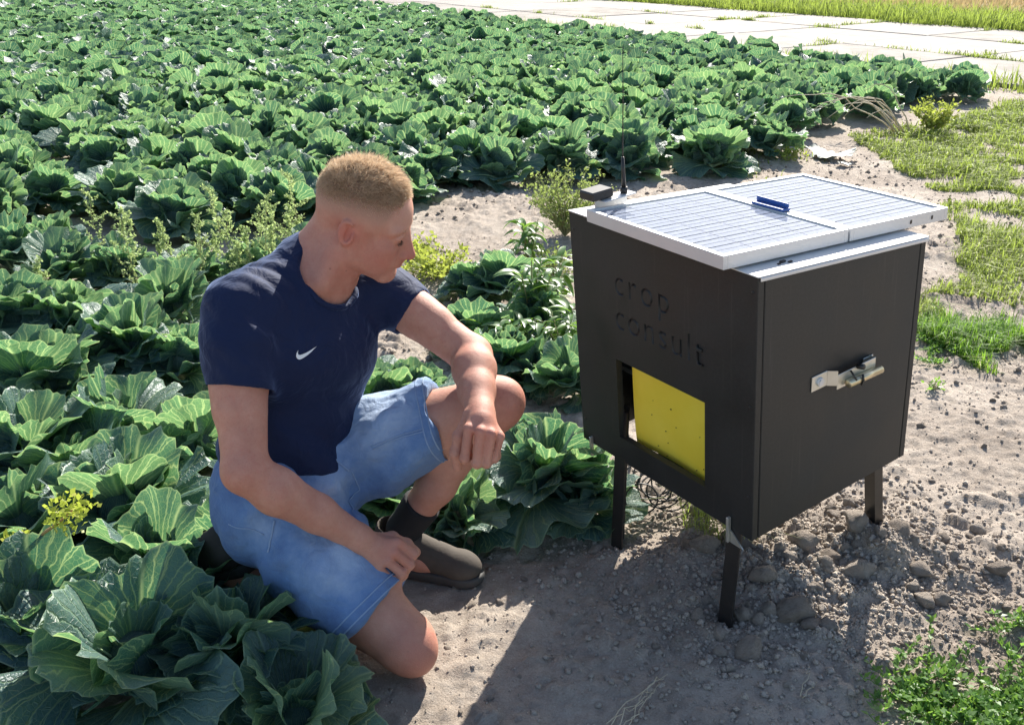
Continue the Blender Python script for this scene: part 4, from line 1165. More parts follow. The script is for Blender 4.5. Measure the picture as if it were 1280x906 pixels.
class Field:
    """signed distance grid that grows a continuous surface out of smooth unions."""
    def __init__(s, lo, hi, h):
        s.lo = np.asarray(lo, float); s.h = h
        s.n = np.ceil((np.asarray(hi) - s.lo) / h).astype(int) + 1
        s.a = np.full(s.n, .5, np.float32)
    def reg(s, lo, hi):
        i0 = np.maximum(0, np.floor((np.asarray(lo) - s.lo) / s.h).astype(int)); i1 = np.minimum(s.n, np.ceil((np.asarray(hi) - s.lo) / s.h).astype(int) + 1)
        if np.any(i1 <= i0): return None
        ax = [(s.lo[k] + s.h * np.arange(i0[k], i1[k])).astype(np.float32) for k in range(3)]
        return tuple(slice(a, b_) for a, b_ in zip(i0, i1)), ax
    def op(s, fn, lo, hi, k, mode):
        pad = k + 3 * s.h
        r = s.reg(np.asarray(lo) - pad, np.asarray(hi) + pad)
        if r is None: return
        sl, (x, y, z) = r
        d = fn(x[:, None, None], y[None, :, None], z[None, None, :]).astype(np.float32)
        a = s.a[sl]
        if mode == 'sub': d = -d; a = -a; d = -d; # smooth max(a,-d) = -smin(-a, d)
        if mode == 'int': a = -a; d = -d
        if k > 0:
            hh = np.clip(.5 + .5 * (d - a) / k, 0, 1)
            res = d + (a - d) * hh - k * hh * (1 - hh)
        else: res = np.minimum(a, d)
        s.a[sl] = -res if mode in ('sub', 'int') else res
    def cap(s, p, q, r0, r1, k=.02, mode='add', flat=None):
        p = np.asarray(p, float); q = np.asarray(q, float); v = q - p; L2 = float(v @ v)
        def fn(x, y, z):
            dx, dy, dz = x - p[0], y - p[1], z - p[2]
            t = np.clip((dx * v[0] + dy * v[1] + dz * v[2]) / L2, 0, 1)
            ex, ey, ez = dx - t * v[0], dy - t * v[1], dz - t * v[2]
            d2 = ex * ex + ey * ey + ez * ez
            if flat is not None:                       # squeezed across an axis (axis, factor)
                ax, f = flat; c = ex * ax[0] + ey * ax[1] + ez * ax[2]
                d2 = d2 + c * c * (f * f - 1)
            return np.sqrt(d2) - (r0 + (r1 - r0) * t)
        m = max(r0, r1); s.op(fn, np.minimum(p, q) - m, np.maximum(p, q) + m, k, mode)
    def chain(s, pts, rs, k=.015, flat=None):
        for i in range(len(pts) - 1): s.cap(pts[i], pts[i + 1], rs[i], rs[i + 1], k, 'add', flat)
    def ell(s, c, r, M=None, k=.02, mode='add'):
        c = np.asarray(c, float); r = np.asarray(r, float); M = np.eye(3) if M is None else M
        def fn(x, y, z):
            dx, dy, dz = x - c[0], y - c[1], z - c[2]
            k0 = 0; k1 = 0
            for i in range(3):
                q = dx * M[0, i] + dy * M[1, i] + dz * M[2, i]
                k0 = k0 + (q / r[i]) ** 2; k1 = k1 + (q / r[i] ** 2) ** 2
            k0 = np.sqrt(k0); return k0 * (k0 - 1) / (np.sqrt(k1) + 1e-6)
        e = np.sqrt(((M * r[None, :]) ** 2).sum(1)); s.op(fn, c - e, c + e, k, mode)
    def merge(s, o, k):
        hh = np.clip(.5 + .5 * (o.a - s.a) / k, 0, 1)
        s.a = o.a + (s.a - o.a) * hh - k * hh * (1 - hh)
    def half(s, p, n, lo, hi, k=.004):
        """keep the side behind the plane, within a region."""
        p = np.asarray(p, float); n = unit1(n)
        def fn(x, y, z): return (x - p[0]) * n[0] + (y - p[1]) * n[1] + (z - p[2]) * n[2]
        s.op(fn, lo, hi, k, 'int')
    def surface(s, smooth=2):
        S = s.a < 0; n = s.n
        cnt = np.zeros(n - 1, np.uint8)
        for i in (0, 1):
            for j in (0, 1):
                for k in (0, 1): cnt += S[i:n[0] - 1 + i, j:n[1] - 1 + j, k:n[2] - 1 + k]
        cells = np.argwhere((cnt > 0) & (cnt < 8)); del cnt
        acc = np.zeros((len(cells), 3)); num = np.zeros(len(cells))
        cv = {c: s.a[cells[:, 0] + c[0], cells[:, 1] + c[1], cells[:, 2] + c[2]] for c in [(i, j, k) for i in (0, 1) for j in (0, 1) for k in (0, 1)]}
        for c in cv:
            for ax in range(3):
                if c[ax]: continue
                e = list(c); e[ax] = 1; e = tuple(e)
                a, b_ = cv[c], cv[e]; m = (a < 0) != (b_ < 0)
                t = a / np.where(m, a - b_, 1); p = np.tile(np.array(c, float), (len(cells), 1)); p[:, ax] = t
                acc[m] += p[m]; num += m
        V = (cells + acc / num[:, None]) * s.h + s.lo
        idx = np.full(n - 1, -1, np.int32); idx[tuple(cells.T)] = np.arange(len(cells))
        Q = []
        for ax in range(3):
            b_, c_ = (ax + 1) % 3, (ax + 2) % 3
            A = np.moveaxis(S, (ax, b_, c_), (0, 1, 2)); I = np.moveaxis(idx, (ax, b_, c_), (0, 1, 2))
            g = A[:-1, 1:-1, 1:-1] != A[1:, 1:-1, 1:-1]; w = np.argwhere(g)
            i, j, k = w[:, 0], w[:, 1] + 1, w[:, 2] + 1
            q = np.stack([I[i, j - 1, k - 1], I[i, j, k - 1], I[i, j, k], I[i, j - 1, k]], 1)
            flip = A[i, j, k]
            q[~flip] = q[~flip][:, ::-1]
            Q.append(q)
        Q = np.concatenate(Q); Q = Q[(Q >= 0).all(1)]
        E = np.concatenate([Q[:, [0, 1]], Q[:, [1, 2]], Q[:, [2, 3]], Q[:, [3, 0]]])
        for _ in range(smooth): V = lap(V, E)
        return V, Q, E
def lap(V, E, f=.5):
    n = len(V); deg = np.bincount(E[:, 0], minlength=n) + np.bincount(E[:, 1], minlength=n); o = np.empty_like(V)
    for k in range(3): o[:, k] = np.bincount(E[:, 0], V[E[:, 1], k], n) + np.bincount(E[:, 1], V[E[:, 0], k], n)
    return V * (1 - f) + f * o / np.maximum(deg, 1)[:, None]
def normals(V, Q):
    fn = np.cross(V[Q[:, 2]] - V[Q[:, 0]], V[Q[:, 3]] - V[Q[:, 1]]); N = np.zeros_like(V)
    for k in range(3): N[:, k] = sum(np.bincount(Q[:, j], fn[:, k], len(V)) for j in range(4))
    return N / (np.linalg.norm(N, axis=1, keepdims=True) + 1e-12)

# skeleton (metres)
J = dict(rsh=A3(-.512, 1.668, .702), relb=A3(-.482, 1.508, .452), rwr=A3(-.296, 1.560, .272), lsh=A3(-.292, 1.915, .665), lelb=A3(-.083, 1.80, .552), lwr=A3(-.060, 1.615, .512),
         rhip=A3(-.493, 1.660, .265), lhip=A3(-.425, 1.795, .30), rknee=A3(-.203, 1.496, .068), lknee=A3(-.030, 1.785, .452), lank=A3(-.254, 1.832, .098), ltoe=A3(-.088, 1.785, .03), c7=A3(-.402, 1.835, .750))
hipc = (J['rhip'] + J['lhip']) / 2; shc = (J['rsh'] + J['lsh']) / 2
UP = unit1(shc - hipc); SD = unit1(J['lsh'] - J['rsh']); SD = unit1(SD - UP * (SD @ UP)); FW = np.cross(SD, UP)     # SD to his left, FW out of the chest
TM = np.stack([SD, FW, UP], 1)
def T_(s_, f_, u_): return hipc + SD * s_ + FW * f_ + UP * u_
LS = float((shc - hipc) @ UP)                       # hip to shoulder

# head frame
HS = .975
yw, pt, rl = math.radians(9), math.radians(16), math.radians(3)
HF = A3(math.cos(yw) * math.cos(pt), -math.sin(yw) * math.cos(pt), -math.sin(pt))
HR = unit1(np.cross(HF, A3(0, 0, 1))); HU = np.cross(HR, HF)
HR, HU = HR * math.cos(rl) - HU * math.sin(rl), HU * math.cos(rl) + HR * math.sin(rl)     # HR towards his right (the viewer)
HM = np.stack([HF, HR, HU], 1)
EAR = atd(437, 293, 1.735)
H0 = EAR - HR * .076 * HS
def H(f, r, u): return H0 + HS * .001 * (HF * f + HR * r + HU * u)
def hr(*v): return np.array(v, float) * .001 * HS

def body_core(F, grow=0.0, k=.03):
    F.ell(T_(0, -.005, .02), A3(.155, .115, .125) + grow, TM, k)
    F.ell(T_(0, -.005, LS * .36), A3(.130, .090, .16) + grow, TM, k)
    F.ell(T_(0, -.01, LS * .72), A3(.155, .102, .155) + grow, TM, k)
    F.cap(T_(-.07, .015, LS * .74), T_(.06, .012, LS * .74), .080 + grow, .076 + grow, k)            # chest
    F.cap(J['rsh'] + SD * .03 - UP * .005, T_(0, -.02, LS * .98), .058 + grow, .066 + grow, k)
    F.cap(J['lsh'] - SD * .03 - UP * .005, T_(0, -.02, LS * .98), .058 + grow, .066 + grow, k)
    F.cap(T_(-.09, -.03, LS * 1.01), J['c7'] - UP * .006, .043 + grow, .040 + grow, k)
    F.cap(T_(.09, -.03, LS * 1.01), J['c7'] - UP * .006, .043 + grow, .040 + grow, k)

def limbs_arm(F, sh, el, wr, bend_out, grow=0.0, upto=None):
    d = el - sh; m1 = sh + d * .45; k = .015; q = upto or 1.0
    F.chain([sh, m1, el], [.056 * q + grow, .049 * q + grow, .040 + grow], k)
    F.cap(sh + d * .15 + bend_out * .008, sh + d * .6 + bend_out * .010, .044 * q + grow, .042 * q + grow, .02)
    if wr is not None:
        e = wr - el
        F.chain([el, el + e * .28 + bend_out * .004, el + e * .62, wr], [.040, .0425, .035, .0265], k, None)
        F.ell(el, A3(.036, .036, .036), None, .015)

def finger(F, pts, r0, k=.0035):
    n = len(pts); rs = np.linspace(r0, r0 * .80, n); 
    F.chain(pts, rs, k)
    for p, r in zip(pts[:-1], rs): F.ell(p, np.full(3, r * 1.07), None, k)      # knuckles

print('person')
F = Field((-.76, 1.32, -.04), (.09, 2.08, 1.01), .0026)
body_core(F)
# neck
nb = J['c7'] + FW * .045 + UP * .0; nh = H(-12, 0, -28)
F.cap(nb - UP * .03, nh, .058, .055, .03)
F.cap(H(-20, 34, -20), J['c7'] + FW * .09 - SD * .035 - UP * .03, .020, .017, .025)        # neck tendon
F.cap(H(-46, 0, 8), J['c7'], .038, .040, .03)
# arms
limbs_arm(F, J['rsh'], J['relb'], J['rwr'], unit1(A3(-.6, -.7, 0)))
limbs_arm(F, J['lsh'], J['lelb'], J['lwr'], unit1(A3(.3, -.2, 1)), 0.0, .90)
# left hand, hanging over the knee
kn = [atd(586, 536, 1.562), atd(601, 540, 1.553), atd(614, 543, 1.555), atd(625, 546, 1.566)]
pip = [atd(581, 573, 1.548), atd(596, 579, 1.540), atd(608, 579, 1.545), atd(618, 573, 1.558)]
dip = [p + A3(.004, .026, -.010) for p in pip]; tip = [p + A3(.006, .045, .004) for p in pip]
w = J['lwr']
for a in kn: F.cap(w + (a - w) * .12, a - (a - w) * .10, .0165, .0105, .012)
F.cap(w, w + (kn[1] - w) * .4, .026, .024, .012)
for a, b_, c, d, r in zip(kn, pip, dip, tip, (.0098, .0102, .0096, .0084)): finger(F, [a, b_, c, d], r)
finger(F, [atd(588, 519, 1.605), atd(574, 546, 1.585), atd(570, 566, 1.575), atd(572, 583, 1.575)], .0125, .006)
# right hand, resting on the thigh
w = J['rwr']
wr2 = atd(462, 682, 1.562)
F.cap(w, wr2, .0265, .026, .012)
kn = [atd(497, 678, 1.570), atd(493, 690, 1.556), atd(484, 701, 1.546), atd(473, 710, 1.540)]
pip = [atd(517, 692, 1.578), atd(512, 705, 1.565), atd(502, 716, 1.553), atd(487, 723, 1.545)]
dip = [atd(510, 708, 1.592), atd(504, 718, 1.580), atd(494, 726, 1.566), atd(482, 730, 1.556)]
tip = [atd(498, 712, 1.598), atd(492, 722, 1.587), atd(484, 729, 1.574), atd(476, 732, 1.562)]
for a in kn: F.cap(wr2 + (a - wr2) * .1, a - (a - wr2) * .10, .018, .011, .012)
for a, b_, c, d, r in zip(kn, pip, dip, tip, (.0100, .0104, .0098, .0086)): finger(F, [a, b_, c, d], r)
finger(F, [wr2 + A3(.004, .018, .004), atd(490, 672, 1.60), atd(508, 680, 1.61), atd(520, 690, 1.612)], .0125, .006)
# legs
def leg_shape(F, hip, knee, ank, back, grow=0.0):
    d = knee - hip
    F.chain([hip, hip + d * .5, knee - d * .06], [.092 + grow, .080 + grow, .058 + grow], .03)
    F.ell(knee, A3(.052, .052, .052) + grow, None, .025)
    if ank is not None:
        e = ank - knee
        F.chain([knee + e * .04, knee + e * .28 + back * .012, knee + e * .6, ank], [.046, .050, .041, .032], .02)
        F.cap(knee + e * .14 + back * .022, knee + e * .42 + back * .022, .036, .034, .03)
def side(v, d): v = np.asarray(v, float); d = unit1(d); return unit1(v - d * (v @ d))
lsh_ = J['lank'] - J['lknee']
leg_shape(F, J['lhip'], J['lknee'], J['lank'], side(A3(-1, 0, -.3), lsh_))
F.ell(J['lknee'] + A3(.012, -.004, .006), A3(.042, .042, .046), None, .02)
rank = A3(-.585, 1.690, .095)
leg_shape(F, J['rhip'], J['rknee'], rank, side(A3(0, 0, 1), rank - J['rknee']))
F.ell(J['rknee'] + A3(.012, -.010, -.012), A3(.044, .044, .046), None, .02)
# feet
F.chain([J['lank'] + A3(-.03, .008, -.06), J['lank'] + A3(.05, -.02, -.05), J['ltoe'] + A3(-.03, 0, .012)], [.030, .030, .022], .02)
F.chain([rank, rank + A3(-.06, .03, -.03), rank + A3(-.11, .05, -.05)], [.03, .028, .020], .02)
# ---- head
F.ell(H(-4, 0, 42), hr(95, 76, 74), HM, .01)
F.ell(H(-48, 0, 8), hr(38, 50, 40), HM, .02)
F.ell(H(28, 0, 28), hr(64, 66, 62), HM, .02)
F.ell(H(44, 0, -26), hr(46, 54, 66), HM, .022)
for sg in (1, -1):
    F.cap(H(8, sg * 50, -50), H(64, sg * 15, -91), .015 * HS, .014 * HS, .022)                    # jaw
    F.cap(H(4, sg * 60, -14), H(10, sg * 52, -50), .014 * HS, .015 * HS, .022)
    F.ell(H(60, sg * 42, -22), hr(24, 20, 20), HM, .022)                                          # cheekbone
    F.ell(H(52, sg * 36, -52), hr(30, 20, 26), HM, .022)
    F.ell(H(78, sg * 31, 20), hr(12, 22, 9), HM, .014)                                            # brow
F.ell(H(72, 0, -90), hr(16, 20, 15), HM, .016)                                                     # chin
F.ell(H(66, 0, -54), hr(28, 28, 24), HM, .018)                                                     # muzzle
for sg in (1, -1):
    F.ell(H(94, sg * 33, 2), hr(11, 15, 9), HM, .012, 'sub')                                     # eye hollows
    F.ell(H(77, sg * 32, 2), hr(13.5, 14.5, 13.5), HM, .003)                                     # lids over the eyeballs
    F.cap(H(88.0, sg * 22, -1), H(86.5, sg * 42, -3), .0018 * HS, .0018 * HS, .002, 'sub')      # lid slit
    F.cap(H(90, sg * 22, 7), H(86, sg * 44, 6), .0035 * HS, .0035 * HS, .004)                   # upper lid fold
F.cap(H(90, 0, 8), H(109, 0, -33), .0075 * HS, .0095 * HS, .010)
F.cap(H(82, 0, 4), H(93, 0, -32), .012 * HS, .013 * HS, .012)
F.cap(H(76, 0, -10), H(82, 0, -42), .016 * HS, .014 * HS, .012)                                   # nose
F.ell(H(108, 0, -36), hr(10.5, 10, 9), HM, .006)
for sg in (1, -1):
    F.ell(H(97, sg * 12, -39), hr(10, 7, 7.5), HM, .006)
    F.ell(H(100, sg * 6.5, -45), hr(5, 3, 3), HM, .003, 'sub')
F.cap(H(86, -15, -57), H(86, 15, -57), .0065 * HS, .0065 * HS, .006); F.ell(H(93, 0, -54.5), hr(7, 14, 5), HM, .004)    # lips
F.ell(H(89.5, 0, -64), hr(8, 15, 5.5), HM, .004)
F.cap(H(96, -3, -59), H(81, -26, -61), .0016, .0016, .002, 'sub'); F.cap(H(96, 3, -59), H(81, 26, -61), .0016, .0016, .002, 'sub')
F.ell(H(90, 0, -74), hr(5, 16, 3.5), HM, .006, 'sub')
# ears
for sg in (1, -1):
    RE = np.stack([unit1(HF * .92 - HR * sg * -.0 + HU * .25), HR, unit1(HU * .95 - HF * .25)], 1)
    EM = np.stack([unit1(HF * .95 + HR * sg * -.30), unit1(HR * sg + HF * .30 * sg * sg), HU], 1)
    c = H(-6, sg * 73, 0)
    F.ell(c, hr(16.5, 6, 28), EM, .006)
    F.ell(H(-7, sg * 68, -20), hr(8, 7, 10), EM, .006)
    F.ell(H(-5, sg * 79, 3), hr(10, 5.5, 18), EM, .004, 'sub')
    th = np.linspace(-.6, 4.3, 12); ring = [H(-6 - 14 * math.sin(a), sg * (78 - .5 * math.sin(a)), 1.5 + 23 * math.cos(a)) for a in th]
    F.chain(ring, [.0034] * 12, .003)                                                              # helix
    F.cap(H(-10, sg * 77, 12), H(-13, sg * 78, -12), .0032, .0030, .004)
    F.ell(H(6, sg * 76, -2), hr(4, 4, 6), HM, .003)                                                # tragus
V, Q, E = F.surface(1)
N = normals(V, Q)
del F
# skin tone: red ears, cheeks, nose, knuckles, elbows, knees; cropped hair fading out above the ears
def blob(c, r): return np.exp(-((V - c) ** 2).sum(1) / (r * r))
red = np.zeros(len(V))
for c, r, a in ((H(-6, 76, 0), .030, 1.0), (H(-6, -76, 0), .030, 1.0), (H(60, 52, -38), .040, .55), (H(20, 60, -30), .05, .35), (H(112, 0, -38), .022, .8), (H(92, 0, -59), .016, .9), (nb, .10, .30), (H(-10, 50, -60), .06, .40),
                (J['lknee'] + A3(.03, -.02, 0), .05, .5), (J['rknee'] + A3(.02, -.03, 0), .05, .55), (J['relb'], .05, .3), (atd(606, 541, 1.55), .035, .45), (atd(495, 692, 1.55), .035, .5), (atd(505, 705, 1.56), .03, .4)):
    red = np.maximum(red, a * blob(c, r))
L3 = (V - H0) @ HM / HS * 1000
f_, r_, u_ = L3.T
inhead = (np.abs(V - H0).max(1) < .2) & (u_ > -40)
hairline = 62 - .10 * (f_ + 20) + 18 * sstep(40, 88, f_)
stub = np.where(inhead, sstep(10, 74, u_ + .22 * np.minimum(f_, 0) * -1 * .4) * (1 - sstep(60, 74, f_ - (u_ - 60) * .15)), 0)
stub = np.where(inhead & (f_ < 74), np.clip(stub, 0, 1), 0)
hl0 = u_ - (68 + 10 * sstep(30, 85, f_) - 8 * sstep(0, -70, f_))
stub = np.maximum(stub, np.where(inhead & (hl0 > -6) & (f_ < 90), sstep(-6, 8, hl0), 0))
pale = np.where(inhead, sstep(8, 40, u_) * (1 - sstep(64, 82, u_)), 0) * .55
paleleg = np.maximum(blob(J['lknee'] * .6 + J['lhip'] * .4, .14), blob(J['rknee'] * .65 + J['rhip'] * .35, .14))
pale = np.maximum(pale, np.where(V[:, 2] < .55, paleleg, 0) * .6)

m_skin, nt, b, out = newmat('skin')
at_r = nd(nt, 'ShaderNodeAttribute'); at_r.attribute_name = 'red'
at_s = nd(nt, 'ShaderNodeAttribute'); at_s.attribute_name = 'stubble'
at_p = nd(nt, 'ShaderNodeAttribute'); at_p.attribute_name = 'pale'
co = coords(nt, 'Object')
base = ramp_(nt, noise_(nt, co, 28, 5, .6), [(.3, (.47, .215, .148)), (.7, (.575, .290, .205))])
base = mix_(nt, math_(nt, 'MULTIPLY', ramp_(nt, noise_(nt, co, 75, 5, .7, .8), [(.42, (0,) * 3), (.70, (1,) * 3)]), .42), base, (.50, .17, .12))
base = mix_(nt, math_(nt, 'MULTIPLY', ramp_(nt, noise_(nt, co, 260, 3, .6), [(.55, (0,) * 3), (.72, (1,) * 3)]), .30), base, (.33, .13, .075))
base = mix_(nt, math_(nt, 'MULTIPLY', at_p.outputs['Fac'], .55), base, (.62, .385, .295))
base = mix_(nt, math_(nt, 'MULTIPLY', at_r.outputs['Fac'], .70), base, (.50, .135, .10))
sp_ = math_(nt, 'MULTIPLY', at_s.outputs['Fac'], math_(nt, 'ADD', .35, math_(nt, 'MULTIPLY', noise_(nt, co, 900, 2), .9)), True)
base = mix_(nt, math_(nt, 'MULTIPLY', sp_, .75), base, (.20, .125, .075))
mole = nt.nodes.new('ShaderNodeTexVoronoi'); mole.inputs['Scale'].default_value = 24; nt.links.new(co, mole.inputs['Vector'])
frk = math_(nt, 'MULTIPLY', math_(nt, 'SUBTRACT', .075, mole.outputs['Distance']), 22.0, True)
base = mix_(nt, math_(nt, 'MULTIPLY', frk, .6), base, (.26, .11, .07))
nt.links.new(base, b.inputs['Base Color'])
b.inputs['Roughness'].default_value = .56
b.inputs['Subsurface Weight'].default_value = .12
b.inputs['Subsurface Radius'].default_value = (.012, .005, .003)
b.inputs['Subsurface Scale'].default_value = .6
b.inputs['Specular IOR Level'].default_value = .32
bn = bump_(nt, noise_(nt, co, 380, 4, .75), .55, .0016)
nt.links.new(bump_(nt, noise_(nt, co, 60, 3), .18, .004, bn), b.inputs['Normal'])

man = empty('person', (hipc[0], hipc[1], 0.0))
tag(man, 'fair-haired man in navy t-shirt and denim shorts kneeling beside the black box', 'person')
MO = np.array(man.location)
def pobj(name, V, F, mats, parent=man, **kw):
    # parts are given in scene space: shift them to the empty
    return link(name, mesh(name, np.asarray(V) - MO, F, mats, **kw), parent)
body = pobj('body', V, Q, m_skin, attrs={'red': red, 'stubble': stub, 'pale': pale})
bodyV, bodyQ = V, Q

# ---- hair: cropped cap on top and many short strands
m_hair, nt, b, out = newmat('hair')
co = coords(nt, 'Object')
nt.links.new(ramp_(nt, noise_(nt, co, 120, 3, .6), [(.3, (.42, .285, .18)), (.7, (.70, .52, .35))]), b.inputs['Base Color'])
b.inputs['Roughness'].default_value = .45
tr = nt.nodes.new('ShaderNodeBsdfTranslucent'); tr.inputs['Color'].default_value = (.80, .62, .42, 1)
mx = nt.nodes.new('ShaderNodeMixShader'); mx.inputs[0].default_value = .35
nt.links.new(b.outputs[0], mx.inputs[1]); nt.links.new(tr.outputs[0], mx.inputs[2]); nt.links.new(mx.outputs[0], out.inputs[0])
rh = np.random.default_rng(12)
hl = u_ - (80 + 1 * sstep(30, 85, f_) - 3 * np.sin(f_ * .12) - 8 * sstep(0, -70, f_))
cand_ = np.where(inhead & (hl > -3) & (f_ < 92))[0]
pick = rh.choice(cand_, 22000)
P0 = V[pick] + rh.normal(0, .0012, (len(pick), 3)); NN = N[pick]
ff, rr_, uu = f_[pick], r_[pick], u_[pick]; edge = sstep(-3, 26, hl[pick])
ln = (.005 + .018 * edge) * rh.uniform(.45, 1.2, len(pick)) * (.75 + .5 * vnoise(ff * .12, rr_ * .12, 5)) * (1 - .15 * sstep(0, -70, ff))
clump = np.stack([vnoise(ff * .09, rr_ * .09, 1) - .5, vnoise(ff * .09, rr_ * .09, 2) - .5], 1)
fwd = sstep(-60, 60, ff)[:, None]
lay = unit(HF * (.15 + .75 * fwd) + HR * ((rr_[:, None] / 75) * .35 + clump[:, :1] * 1.2) + HU * (.35 - .35 * fwd) + HF * clump[:, 1:] * .9 + rh.normal(0, .34, (len(pick), 3)))
up_ = unit(NN * (.9 - .25 * fwd) + lay * .6)
S_ = unit(np.cross(NN, up_) + rh.normal(0, .3, NN.shape)); wd = .0004
p1 = P0 + up_ * ln[:, None] * .5; p2 = p1 + unit(up_ * .5 + lay * .8 - HU * .10) * ln[:, None] * .55
HV = np.stack([P0 - S_ * wd, P0 + S_ * wd, p1 - S_ * wd * .9, p1 + S_ * wd * .9, p2], 1).reshape(-1, 3)
hb_ = (np.arange(len(pick)) * 5)[:, None]
# the clipped sides: very short strands thinning downwards
hs_ = u_ - (76 + 3 * sstep(30, 85, f_) - 8 * sstep(0, -70, f_))
c2 = np.where(inhead & (hs_ > -40) & (hs_ < 8) & (f_ < 78))[0]
c2 = rh.choice(c2, 26000); c2 = c2[rh.random(len(c2)) < np.clip(1 + hs_[c2] / 40, 0, 1) ** 1.6]
Pa = V[c2] + rh.normal(0, .001, (len(c2), 3)); la = (.0012 + .0068 * np.clip(1 + hs_[c2] / 30, 0, 1) ** 1.3)[:, None] * rh.uniform(.7, 1.2, (len(c2), 1))
da = unit(N[c2] * .55 + HF * .25 - HU * .35 + rh.normal(0, .25, (len(c2), 3))); sa = unit(np.cross(da, rh.normal(size=da.shape)))
HV2 = np.stack([Pa - sa * .00035, Pa + sa * .00035, Pa + da * la], 1).reshape(-1, 3)
nA = len(HV); HV = np.concatenate([HV, HV2]); F3b = nA + (np.arange(len(c2)) * 3)[:, None] + np.array([[0, 1, 2]])
hairo = pobj('hair', HV, [hb_ + np.array([[0, 1, 3, 2]]), np.concatenate([hb_ + np.array([[2, 3, 4]]), F3b])], m_hair); tag(hairo, kind='stuff')
# brows and lashes
def tuft(name, pts, n, L_, dirv, r, mat=m_hair, w_=.0004):
    pts = np.asarray(pts); t = r.uniform(0, len(pts) - 1.001, n); i = t.astype(int); q = pts[i] + (pts[i + 1] - pts[i]) * (t - i)[:, None]
    d = unit(dirv + r.normal(0, .22, (n, 3))); s_ = unit(np.cross(d, r.normal(size=(n, 3))))
    Vv = np.stack([q - s_ * w_, q + s_ * w_, q + d * L_], 1).reshape(-1, 3)
    o = pobj(name, Vv, (np.arange(n) * 3)[:, None] + np.array([[0, 1, 2]]), mat); tag(o, kind='stuff'); return o
m_lash = simple('lash', (.10, .06, .035), None, rough=.6)
for sg in (1, -1):
    tuft('eyebrow', [H(92, sg * 18, 18), H(90, sg * 30, 22), H(82, sg * 44, 19)], 140, .007, HR * sg * .8 + HU * .3 + HF * .25, rh)
    tuft('eyelashes', [H(89.5, sg * 21, -2), H(90.8, sg * 31, -4), H(87.3, sg * 43, -3.5)], 70, .0075, HF * .9 - HU * .45 + HR * sg * .3, rh, m_lash)

# ---- t-shirt
def wrinkle(V, N, E, fn, sm=2):
    V = V + N * fn(V)[:, None]
    for _ in range(sm): V = lap(V, E)
    return V
F = Field((-.74, 1.42, .12), (-.02, 2.10, .92), .0036)
body_core(F, .010, .035)
F.ell(T_(0, -.004, LS * .26), A3(.146, .103, .13), TM, .04)              # loose cloth round the waist
# sleeves
rd = J['relb'] - J['rsh']; ld = J['lelb'] - J['lsh']
BODY = F
F = Field(F.lo, F.lo + (F.n - 1.5) * F.h, F.h)
F.chain([J['rsh'], J['rsh'] + rd * .25, J['rsh'] + rd * .80], [.064, .065, .064], .03)
F.chain([J['lsh'], J['lsh'] + ld * .22, J['lsh'] + ld * .74], [.058, .055, .055], .03)
F.half(J['rsh'] + rd * .51, rd + A3(-.05, .0, 0), J['rsh'] - .5, J['rsh'] + .2)
F.cap(J['rsh'] + rd * .34, J['relb'], .054, .057, .004, 'sub'); F.cap(J['lsh'] + ld * .26, J['lelb'], .045, .049, .004, 'sub')
F.half(J['lsh'] + ld * .40, ld + A3(0, .02, .0), J['lsh'] - [.085, .2, .3], J['lsh'] + .4)
# hollow the sleeve mouths and the neck
BODY.merge(F, .035); F = BODY
nk0, nk1 = J['c7'] + FW * .050 - UP * .035, nh
F.half(T_(0, 0, .030), -UP + FW * .40, T_(0, 0, 0) - .3, T_(0, 0, .04) + .28)       # hem
NP = J['c7'] + UP * .012 - FW * .02; NV = T_(.01, .098, LS * .955)                      # nape and throat of the neckline
nax = unit1(np.cross(NV - NP, SD)); nax = nax if nax @ UP > 0 else -nax
nc = (NP + NV) / 2 + FW * .004
F.cap(nc - nax * .02, nc + nax * .16, .058, .080, .006, 'sub')
V, Q, E = F.surface(3); N = normals(V, Q); del F
rs_, rf_ = J['rsh'], J['lsh']
def shirt_fold(P):
    q = (P - hipc) @ TM
    s_, f2, u2 = q.T
    a = .0075 * np.sin((u2 * .9 + s_ * .55 + f2 * .3) * 62 + 3 * fbm(u2 * 9, s_ * 9 + f2 * 7, 3, 3)) * sstep(LS * .62, LS * .2, u2)
    bb = .018 * (fbm(s_ * 8 + u2 * 4, u2 * 11 + f2 * 6, 4, 8) - .5)
    dr = np.exp(-((P - (rs_ + UP * .035 + SD * .06)) ** 2).sum(1) / .075 ** 2)
    c = .0075 * dr * np.abs(np.sin((s_ * .9 - f2 * .55 + u2 * .2) * 75)) ** 1.5
    d2 = np.exp(-((P - (rs_ + rd * .18 + FW * .05)) ** 2).sum(1) / .06 ** 2)
    e = .005 * d2 * np.sin((u2 * .8 + s_ * .8) * 90)
    dl = np.exp(-((P - (rf_ + ld * .16 - UP * .03)) ** 2).sum(1) / .06 ** 2); g_ = .006 * dl * np.sin((u2 * .6 - s_) * 100)
    return a + bb + c + e + g_
V = wrinkle(V, N, E, shirt_fold, 1)
m_tee, nt, b, out = newmat('navy_cotton')
co = coords(nt, 'Object')
nt.links.new(mix_(nt, noise_(nt, co, 18, 4), (.0060, .012, .042), (.0095, .018, .060)), b.inputs['Base Color'])
b.inputs['Roughness'].default_value = .75; b.inputs['Sheen Weight'].default_value = .30; b.inputs['Sheen Roughness'].default_value = .4
b.inputs['Sheen Tint'].default_value = (.45, .60, 1, 1); b.inputs['Specular IOR Level'].default_value = .25
bn = bump_(nt, noise_(nt, co, 900, 2), .2, .0006)
nt.links.new(bump_(nt, noise_(nt, co, 17, 4, .5, 1.2), .55, .016, bn), b.inputs['Normal'])
tee = pobj('t_shirt', V, Q, m_tee)
